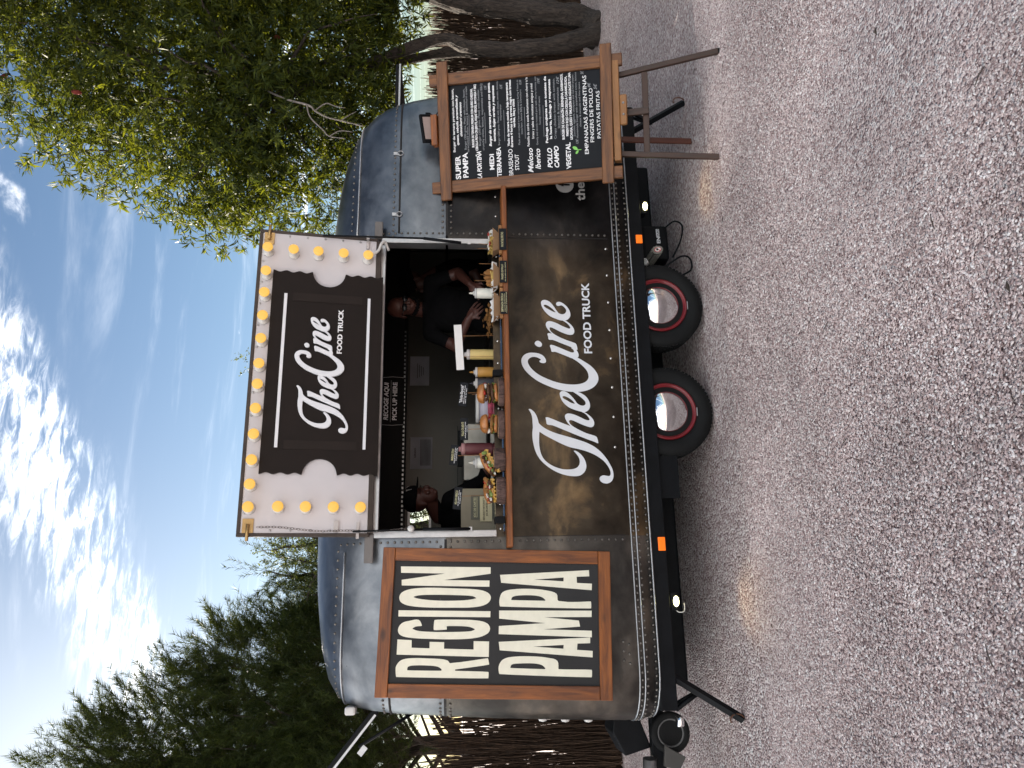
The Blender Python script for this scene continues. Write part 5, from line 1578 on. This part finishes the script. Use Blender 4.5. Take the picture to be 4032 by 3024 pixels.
for nm, lab, x0, x1, rows in (('food_card', 'black card reading patatas fritas in a wooden holder', 2.351, 2.511, [('PATATAS FRITAS', .022, -.004, .11, .016, YTXT)]),
                              ('food_card', 'black card reading fingers de pollo in a wooden holder', 2.110, 2.270, [('FINGERS DE POLLO', .022, .001, .11, .013, YTXT), ('tiras de pollo extra crujientes', .008, -.016, .14, .007, YTXT)]),
                              ('food_card', 'black card reading empanada criolla in a wooden holder', 1.886, 2.046, [('EMPANADA CRIOLLA', .014, .004, .13, .015, YTXT), ('empanada argentina casera', .014, -.009, .13, .007, YTXT), ('receta tradicional', .008, -.020, .145, .007, YTXT)])):
    t = thing(nm, (x0, 4.74, ST), lab, 'card', 'food name cards')
    o = MB().box((x0, 4.733, 1.413), (x1, 4.736, 1.464)).build('card_face', CHALK, t)
    plank('holder', (x0 - .024, 4.752, 1.4545), (x1 + .030, 4.752, 1.4545), (0, 0, 1), .026, .022, WOODL, t, .002)
    for (s, dx, dz, tw, th, mt) in rows:
        text('card_text', s, frame(Vector((x0 + dx, 4.7320, 1.4385 + dz)), XX, ZZ, NY), o, mt, tw, th, .012)


def tray(x0, x1, label):
    """folded kraft paper boat"""
    t = thing('paper_tray', ((x0 + x1) / 2, 4.83, ST), label, 'paper tray', 'kraft trays of side dishes')
    a, b = x0 + .022, x1 - .030
    y0, y1, z0, z1 = 4.795, 4.865, ST + .020, ST + .060
    vs = [(a, y0, z0), (b, y0, z0), (b, y1, z0), (a, y1, z0), (x0, y0 - .018, z1), (x1, y0 - .018, z1), (x1, y1 + .018, z1), (x0, y1 + .018, z1)]
    m = MB().add(vs, [(0, 1, 2, 3), (0, 1, 5, 4), (1, 2, 6, 5), (2, 3, 7, 6), (3, 0, 4, 7)])
    o = m.build('tray', KRAFT, t)
    sd = o.modifiers.new('thickness', 'SOLIDIFY'); sd.thickness = .0015
    MB().box((a, y0, ST), (b, y1, z0 - .001)).build('support', INDARK, t)
    return t, (a + b) / 2


def crumple(t, x0, x1, zt, seed):
    rr = random.Random(seed)
    n = 9
    vs, fs = [], []
    for k in range(n):
        x = x0 + (x1 - x0) * k / (n - 1)
        vs += [(x, 4.80 + rr.uniform(-.004, .004), zt - .03), (x + rr.uniform(-.008, .008), 4.782 + rr.uniform(-.006, .006), zt + rr.uniform(-.004, .016)), (x, 4.85, zt - .02), (x + rr.uniform(-.008, .008), 4.878, zt + rr.uniform(.0, .022))]
    for k in range(n - 1):
        fs += [(4 * k, 4 * k + 1, 4 * k + 5, 4 * k + 4), (4 * k + 2, 4 * k + 3, 4 * k + 7, 4 * k + 6), (4 * k, 4 * k + 2, 4 * k + 6, 4 * k + 4)]
    o = MB().add(vs, fs).build('liner_paper', PAPER, t)
    o.modifiers.new('thickness', 'SOLIDIFY').thickness = .0008


t1, c1_ = tray(2.365, 2.540, 'kraft tray of fries with white and red sauce nearest the easel')
rr = random.Random(3)
me_f = MB().box((-.032, -.0045, -.0045), (.032, .0045, .0045)).mesh('fry', FRY, .001, 1)
for k in range(24):
    inst('fry', me_f, t1, Matrix.Translation((c1_ + rr.uniform(-.055, .05), 4.83 + rr.uniform(-.03, .03), ST + .058 + rr.uniform(0, .022))) @ Matrix.Rotation(rr.uniform(0, 3.1), 4, 'Z') @ Matrix.Rotation(rr.uniform(-.6, .6), 4, 'Y'))
for k in range(9):
    c = Vector((c1_ - .05 + k * .014, 4.805 + rr.uniform(-.012, .02), ST + .085 + rr.uniform(-.006, .012)))
    MB().lathe([(.2, -.6), (.9, -.3), (1, 0), (.7, .5), (.1, .7)], 10, Matrix.Translation(c) @ Matrix.Diagonal((rr.uniform(.010, .017), .012, .009, 1))).build('sauce', TOMATO if k in (2, 7) else SAUCE, t1)
crumple(t1, 2.47, 2.53, ST + .066, 2)
t2, c2_ = tray(2.100, 2.275, 'kraft tray of crumbed chicken fingers between the fries and the empanada')
for k, (dx, rz) in enumerate(((-.06, .5), (-.03, .1), (.0, -.1), (.025, .2), (.05, -.2))):
    p = Vector((c2_ + dx, 4.825, ST + .055)); d = Vector((math.sin(rz) * .5, -.15, .8)).normalized() * (.07 if k in (2, 3) else .055)
    MB().tube([p, p + d * .35, p + d * .75, p + d], [.013, .0155, .0145, .007], 12).build('chicken_finger', CRUMB, t2)
for k in range(6):
    inst('fry', me_f, t2, Matrix.Translation((c2_ + rr.uniform(-.04, .03), 4.795, ST + .062 + rr.uniform(0, .010))) @ Matrix.Rotation(rr.uniform(-.3, .3), 4, 'Z') @ Matrix.Rotation(rr.uniform(-.4, .4), 4, 'Y'))
crumple(t2, 2.10, 2.15, ST + .062, 4); crumple(t2, 2.22, 2.285, ST + .064, 6)
t3, c3_ = tray(1.882, 2.064, 'kraft tray lined with white paper nearest the middle of the shelf')
crumple(t3, 1.888, 2.055, ST + .062, 9)
MB().lathe([(.1, -.5), (.8, -.35), (1, 0), (.75, .45), (.1, .6)], 16, Matrix.Translation((c3_ + .02, 4.835, ST + .050)) @ Matrix.Diagonal((.055, .03, .022, 1))).build('empanada', BREAD, t3)
SKW = (('thin skewer standing in the fries tray leaning right', 2.432, 1.505, 2.447, 1.60), ('thin skewer standing upright in the fries tray', 2.405, 1.505, 2.408, 1.61), ('thin skewer beside the finger tray', 2.292, 1.49, 2.294, 1.60), ('thin skewer leaning in the finger tray', 2.19, 1.50, 2.215, 1.59), ('thin skewer standing in the finger tray', 2.165, 1.51, 2.168, 1.628))
for lab, xa, za, xb, zb in SKW:
    o = MB().tube([(xa, 4.83, za), (xb, 4.835, zb)], .0016, 6).build('skewer', WOODL)
    tag(o, lab, 'skewer', 'skewers in the trays')


def bottle(x, y, r, h, label, col, tip=True, cap=None, z0=1.4995, tcol=None):
    t = thing('squeeze_bottle', (x, y, z0), label, 'bottle', 'squeeze bottles on the steel counter')
    nm = 'bottle_' + '_'.join('%d' % int(c * 100) for c in col)
    mt = MATS.get(nm) or pm(nm, col, .4, 0, .08, 14)
    M0 = Matrix.Translation((x, y, z0))
    MB().lathe([(r * .92, 0), (r, .004), (r, h * .90), (r * .94, h * .97), (r * .80, h)], 24, M0).build('body', mt, t)
    cm = MATS.get('translucent_cap') or pm('translucent_cap', (.55, .52, .50), .4)
    MB().lathe([(r * .98, h * .96), (r * .98, h * 1.09), (r * .75, h * 1.10), (r * .42, h * 1.12), (r * .40, h * 1.20), (r * .2, h * 1.21)], 24, M0).build('cap', cap or cm, t)
    if tip:
        MB().lathe([(r * .26, h * 1.2), (r * .14, h * 1.40), (r * .05, h * 1.47)], 12, M0).build('nozzle', tcol or mt, t)


WP = (.76, .74, .66)
bottle(2.188, 5.10, .037, .112, 'white squeeze bottle with pointed tip behind the finger tray', WP, True, PORC)
bottle(1.726, 5.10, .036, .165, 'pale yellow sauce bottle behind the blank white card', (.62, .47, .18), False)
bottle(1.596, 5.10, .036, .112, 'mustard coloured squeeze bottle with pointed tip', (.45, .23, .05))
bottle(1.515, 5.10, .036, .112, 'dark grey squeeze bottle beside the mustard one', (.035, .035, .045), True, None)
bottle(1.095, 5.30, .043, .200, 'tall dark red sauce bottle with pink cap', (.13, .035, .04), False, pm('pink_cap', (.42, .22, .22), .4))
bottle(.960, 5.10, .037, .118, 'white squeeze bottle behind the tilted roll', WP, True, PORC)
t = thing('plastic_tub', (1.365, 5.2, 1.4995), 'clear plastic tub of red filling with a white lid', 'tub')
MB().lathe([(.090, 0), (.098, .10)], 32, Matrix.Translation((1.365, 5.2, 1.4995))).build('body', pm('cloudy_plastic', (.36, .34, .40), .3, 0, .1, 5), t)
MB().lathe([(.104, .098), (.104, .116), (.096, .120)], 32, Matrix.Translation((1.365, 5.2, 1.4995))).build('lid', PORC, t)
MB().lathe([(.0915, .002), (.0965, .038)], 32, Matrix.Translation((1.365, 5.2, 1.4995)) @ Matrix.Diagonal((1.008, 1.008, 1, 1))).build('red_filling', pm('pink_filling', (.36, .04, .08), .4, 0, .4, 30), t)
text('print', '01', frame(Vector((1.41, 5.097, 1.552)), XX, ZZ, NY), t, MATS['warning_red'], .03, .022, .0)
t = thing('menu_leaflet_stand', (.69, 5.25, 1.4995), 'clear stand holding olive green leaflets beside the left jamb', 'leaflet stand')
MB().box((.525, 5.252, 1.4995), (.81, 5.262, 1.722)).build('back_sheet', pm('olive_sheet', (.19, .165, .11), .4, 0, .1), t)
o = MB().box((.600, 5.246, 1.50), (.765, 5.250, 1.655)).build('green_leaflet', pm('green_sheet', (.085, .085, .06), .5), t)
text('print', 'JOC DE CARTES', frame(Vector((.615, 5.2445, 1.622)), XX, ZZ, NY), o, YTXT, .135, .014, .02)
MB().box((.615, 5.244, 1.612), (.75, 5.2455, 1.615)).build('print_rule', YTXT, o)
o = MB().box((.585, 5.236, 1.512), (.754, 5.240, 1.594)).build('cream_leaflet', pm('cream_sheet', (.50, .44, .27), .6), t)
text('print', 'RESTAURANT PARTICIPANT A', frame(Vector((.592, 5.2345, 1.562)), XX, ZZ, NY), o, INDARK, .152, .012, .02)
text('print', 'JOC DE CARTES', frame(Vector((.622, 5.2345, 1.542)), XX, ZZ, NY), o, INDARK, .09, .012, .02)
t = thing('griddle_food', (2.02, 5.2, 1.4995), 'pile of chopped browned meat on the counter in front of the cook', 'food')
mb = MB(); rr = random.Random(8)
for k in range(60):
    c = (2.02 + rr.gauss(0, .07), 5.2 + rr.gauss(0, .04), 1.503 + abs(rr.gauss(0, .022)))
    s = rr.uniform(.01, .02)
    mb.lathe([(.2, -.5), (1, 0), (.2, .5)], 6, Matrix.Translation(c) @ Matrix.Rotation(rr.uniform(0, 3), 4, 'X') @ Matrix.Diagonal((s, s * .7, s * .6, 1)), smooth=False)
tag(mb.build('chopped_meat', CRUMB, t), kind='stuff')


# ------------------------------------------------------------------ people inside
def body_mesh(name, caps, balls, voxel, mats, matfn):
    """one continuous skin over tapered limbs and ellipsoids"""
    bm = bmesh.new()
    for (p0, ra, p1, rb) in caps:
        p0, p1 = Vector(p0), Vector(p1)
        n = 6
        for k in range(n + 1):
            t = k / n
            m = Matrix.Translation(p0.lerp(p1, t))
            bmesh.ops.create_icosphere(bm, subdivisions=2, radius=ra + (rb - ra) * t, matrix=m)
        d = p1 - p0
        m = Matrix.Translation((p0 + p1) / 2) @ d.to_track_quat('Z', 'Y').to_matrix().to_4x4()
        bmesh.ops.create_cone(bm, cap_ends=True, segments=16, radius1=ra, radius2=rb, depth=d.length, matrix=m)
    for (c, rad, rot) in balls:
        m = Matrix.Translation(c) @ rot.to_4x4() @ Matrix.Diagonal((rad[0], rad[1], rad[2], 1))
        bmesh.ops.create_icosphere(bm, subdivisions=3, radius=1, matrix=m)
    me = bpy.data.meshes.new(name); bm.to_mesh(me); bm.free()
    tmp = bpy.data.objects.new('tmp', me)
    COL.objects.link(tmp)
    md = tmp.modifiers.new('r', 'REMESH'); md.mode = 'VOXEL'; md.voxel_size = voxel; md.use_smooth_shade = True
    sm = tmp.modifiers.new('s', 'SMOOTH'); sm.factor = .5; sm.iterations = 3
    dg = bpy.context.evaluated_depsgraph_get()
    out = bpy.data.meshes.new_from_object(tmp.evaluated_get(dg))
    bpy.data.objects.remove(tmp)
    out.name = name
    out.materials.clear()
    for m in mats: out.materials.append(m)
    cs = np.zeros(len(out.polygons) * 3); out.polygons.foreach_get('center', cs); cs = cs.reshape(-1, 3)
    out.polygons.foreach_set('material_index', np.array([matfn(c) for c in cs], dtype=np.int32))
    out.polygons.foreach_set('use_smooth', np.ones(len(out.polygons), bool))
    return out


def hand(wrist, d, palm_n, caps, balls, curl=.5, s=1., thumb=1):
    """palm and five fingers; d = direction the fingers point, palm_n = out of the back of the hand"""
    w, d, nn = Vector(wrist), Vector(d).normalized(), Vector(palm_n).normalized()
    sd = d.cross(nn).normalized()
    pc = w + d * .05 * s
    rot = Matrix((sd, d, nn)).transposed()
    balls.append((pc, (.042 * s, .052 * s, .016 * s), rot))
    caps.append((w - d * .01, .026 * s, pc, .024 * s))
    for k, (o, ln) in enumerate(((-.036, .066), (-.012, .078), (.012, .073), (.036, .056))):
        a = w + d * .088 * s + sd * o * s
        b = a + (d * math.cos(curl * .5) - nn * math.sin(curl * .5)) * ln * .5 * s + sd * o * .12
        c = b + (d * math.cos(curl * 1.3) - nn * math.sin(curl * 1.3)) * ln * .5 * s
        caps.append((a - d * .02, .0092 * s, b, .0082 * s)); caps.append((b, .0082 * s, c, .0066 * s))
    a = w + d * .035 * s + sd * .034 * s * thumb
    b = a + (d * .6 + sd * .8 * thumb - nn * .2).normalized() * .036 * s
    c = b + (d * .85 + sd * .35 * thumb - nn * .4).normalized() * .032 * s
    caps.append((a - sd * .02 * thumb, .014 * s, b, .0105 * s)); caps.append((b, .0105 * s, c, .008 * s))


def head(c, fwd, upv, balls, s=1.):
    """skull, jaw, nose, brow, ears, lips"""
    c, f = Vector(c), Vector(fwd).normalized()
    l = Vector(upv).cross(f).normalized(); u = f.cross(l).normalized()
    rot = Matrix((l, f, u)).transposed()
    q = lambda a, b, k: c + l * a * s + f * b * s + u * k * s
    B = lambda p, r: balls.append((p, tuple(x * s for x in r), rot))
    B(q(0, -.012, .035), (.074, .094, .085)); B(q(0, .030, -.035), (.060, .062, .080)); B(q(0, .058, -.085), (.030, .028, .024))
    B(q(0, .070, .020), (.050, .020, .012)); B(q(0, .097, -.022), (.012, .018, .026)); B(q(0, .106, -.034), (.016, .012, .010))
    B(q(0, .088, -.062), (.026, .010, .006)); B(q(0, .086, -.071), (.022, .010, .006))
    for e in (-1, 1):
        B(q(e * .077, -.004, -.010), (.008, .020, .032)); B(q(e * .034, .076, -.035), (.020, .014, .020))
    return q, rot


def eyes(q, rot, parent, s=1.):
    em = MATS.get('eye_dark') or pm('eye_dark', (.03, .02, .02), .2)
    for e in (-1, 1):
        MB().lathe([(.1, -.8), (.8, -.5), (1, 0), (.8, .5), (.1, .8)], 12, Matrix.Translation(q(e * .031, .082, .002)) @ rot.to_4x4() @ Matrix.Diagonal((.011 * s, .006 * s, .0045 * s, 1))).build('eye', em, parent)
        MB().lathe([(.1, -.8), (.8, -.5), (1, 0), (.8, .5), (.1, .8)], 12, Matrix.Translation(q(e * .033, .088, .022)) @ rot.to_4x4() @ Matrix.Diagonal((.020 * s, .007 * s, .0035 * s, 1))).build('eyebrow', INDARK, parent)


def person(base, label, hc, fwd, chest, sh_l, sh_r, el_l, el_r, wr_l, wr_r, hl_, hr_, bare=True, sleeve=.5, s=1., floor=.62):
    """standing figure; returns root and head frame"""
    t = thing('person', base, label, 'person', 'staff inside the trailer')
    caps, balls = [], []
    hc, fwd = Vector(hc), Vector(fwd)
    q, rot = head(hc, fwd, (0, 0, 1), balls, s)
    nk = Vector(chest) + Vector((0, 0, .13))
    caps.append((hc + Vector((0, .01, -.05)), .056, nk, .062))
    ch = Vector(chest)
    pel = Vector((base[0], base[1], floor + .93))
    mid = ch.lerp(pel, .55)
    ax = (Vector(sh_r) - Vector(sh_l)).normalized(); fr = Vector((0, 0, 1)).cross(ax).normalized()
    tr = Matrix((ax, fr, Vector((0, 0, 1)))).transposed()
    balls += [(ch - Vector((0, 0, .06)), (.185, .125, .19), tr), (mid, (.165, .120, .19), tr), (pel, (.17, .125, .13), tr), (ch + Vector((0, 0, .075)), (.13, .075, .06), tr)]
    for sh in (sh_l, sh_r):
        caps.append((ch + Vector((0, 0, .055)), .075, sh, .062))
    for sh, el, wr in ((sh_l, el_l, wr_l), (sh_r, el_r, wr_r)):
        caps.append((sh, .060, el, .044)); caps.append((el, .044, wr, .028))
    for k, e in enumerate((-1, 1)):
        hip = pel + ax * e * .09 - Vector((0, 0, .05)); kn = Vector((hip.x, hip.y + .01, floor + .48)); an = Vector((hip.x, hip.y + .03, floor + .08))
        caps += [(hip, .085, kn, .058), (kn, .056, an, .038), (an - Vector((0, 0, .04)), .035, an - fr * -.0 + Vector((0, -.14, -.045)), .03)]
    hand(wr_l, *hl_, caps, balls); hand(wr_r, *hr_, caps, balls, thumb=-1)
    E = [(Vector(sh_l), Vector(el_l), Vector(wr_l)), (Vector(sh_r), Vector(el_r), Vector(wr_r))]

    def matfn(c):
        v = Vector(c)
        if v.z > nk.z + .005 and (v - Vector((nk.x, nk.y, v.z))).length < .34 and v.z > hc.z - .16 - .05: return 0
        for sh, el, wr in E:
            d1 = (v - el).length; d2 = (v - wr).length
            fa = (wr - el); tt = (v - el).dot(fa) / fa.length_squared
            near = (v - (el + fa * min(max(tt, 0), 1.6))).length
            if near < .075 and tt > -.15 and d2 < (wr - el).length + .12 and (v - sh).dot((el - sh).normalized()) > (el - sh).length * sleeve * .9: return 0
        return 1
    me = body_mesh('body', caps, balls, .0046, [SKIN, BCLOTH], matfn)
    inst('body', me, t)
    return t, q, rot


# cook with a cap, left, looking along the counter
t, q, rot = person((.70, 5.85, .62), 'person in black shirt and cap at the left of the serving hatch', (.812, 5.74, 2.005), (.80, -.58, -.10), (.70, 5.86, 1.755),
       (.80, 5.68, 1.80), (.60, 6.02, 1.80), (.93, 5.60, 1.56), (.58, 6.02, 1.52), (1.06, 5.52, 1.53), (.75, 5.75, 1.42), ((1, -.3, -.25), (0, 0, 1)), ((1, -.3, -.2), (0, 0, 1)), sleeve=1.3)
eyes(q, rot, t)
capm = Matrix.Translation(q(0, -.006, .052)) @ rot.to_4x4()
cp = MB().lathe([(1.02, -.012), (1.03, .02), (.98, .052), (.80, .085), (.45, .103), (.05, .108)], 30, capm @ Matrix.Diagonal((.082, .102, .85, 1))).build('cap', BCLOTH, t)
mb = MB(); vs = []
for k in range(13):
    a = math.pi * (k / 12)
    vs.append(capm @ Vector((.078 * math.cos(a), .055 + .045 * math.sin(a) * 0.9, .002))); vs.append(capm @ Vector((.074 * math.cos(a), .055 + .125 * math.sin(a) ** .8, -.012 + .012 * math.sin(a))))
mb.add(vs, [(2 * k, 2 * k + 1, 2 * k + 3, 2 * k + 2) for k in range(12)], True)
br = mb.build('brim', BCLOTH, cp); br.modifiers.new('thickness', 'SOLIDIFY').thickness = .004
# white and grey badge on the front of the cap
lx = rot.col[0]; fx = rot.col[1]; ux = rot.col[2]
o_ = q(-.045, .092, .085)
text('cap_badge', 'RP', frame(o_, lx, (ux * .9 - fx * .42).normalized(), (fx * .9 + ux * .42).normalized()), cp, GREYT, .07, .045, .02)
# cook in the middle, bald, sunglasses, hands working over the counter
t, q, rot = person((2.25, 5.62, .62), 'bald person in black shirt and dark glasses working with both hands over the counter', (2.25, 5.53, 2.165), (.0, -1, -.25), (2.26, 5.60, 1.88),
       (2.05, 5.57, 1.95), (2.48, 5.57, 1.95), (1.925, 5.50, 1.76), (2.52, 5.48, 1.74), (2.09, 5.36, 1.665), (2.375, 5.36, 1.65), ((.72, -.25, -.62), (-.3, -.8, .5)), ((-.72, -.25, -.62), (.3, -.8, .5)), sleeve=.7)
gm = MB()
for e in (-1, 1):
    gm.lathe([(.1, -.5), (.9, -.3), (1, 0), (.9, .3), (.1, .5)], 16, Matrix.Translation(q(e * .034, .096, .0)) @ rot.to_4x4() @ Matrix.Diagonal((.031, .010, .040, 1)))
    gm.tube([q(e * .06, .088, .006), q(e * .082, .03, .008), q(e * .080, -.01, .002)], .004, 6)
gm.tube([q(-.012, .102, .006), q(.012, .102, .006)], .004, 6)
gm.build('sunglasses', pm('black_gloss', (.008, .008, .009), .12), t)
bd = MB()
for k in range(9):
    a = math.pi * (k / 8)
    bd.lathe([(.2, -.6), (1, 0), (.2, .6)], 10, Matrix.Translation(q(.058 * math.cos(a), .028 + .055 * math.sin(a), -.085 - .016 * math.sin(a))) @ Matrix.Diagonal((.020, .020, .030, 1)))
bd.build('beard', BCLOTH, t)
# third cook behind, in the dark, turned aside
t, q, rot = person((2.86, 6.22, .62), 'person in dark clothes standing behind the bald person in the shade', (2.77, 6.2, 2.10), (-.75, .2, -.25), (2.86, 6.22, 1.80),
       (2.80, 6.05, 1.87), (2.92, 6.42, 1.87), (2.72, 5.92, 1.60), (2.9, 6.5, 1.58), (2.55, 5.95, 1.52), (2.68, 6.42, 1.5), ((-1, -.1, -.2), (0, 0, 1)), ((-1, -.1, -.2), (0, 0, 1)), sleeve=1.0)
eyes(q, rot, t)
hm = MB().lathe([(1.0, -.03), (1.04, .02), (.99, .055), (.80, .09), (.45, .108), (.05, .112)], 26, Matrix.Translation(q(0, -.02, .040)) @ rot.to_4x4() @ Matrix.Diagonal((.079, .100, .85, 1)), jig=ncirc(1, 6, .05)).build('hair', BCLOTH, t)

fit_texts()
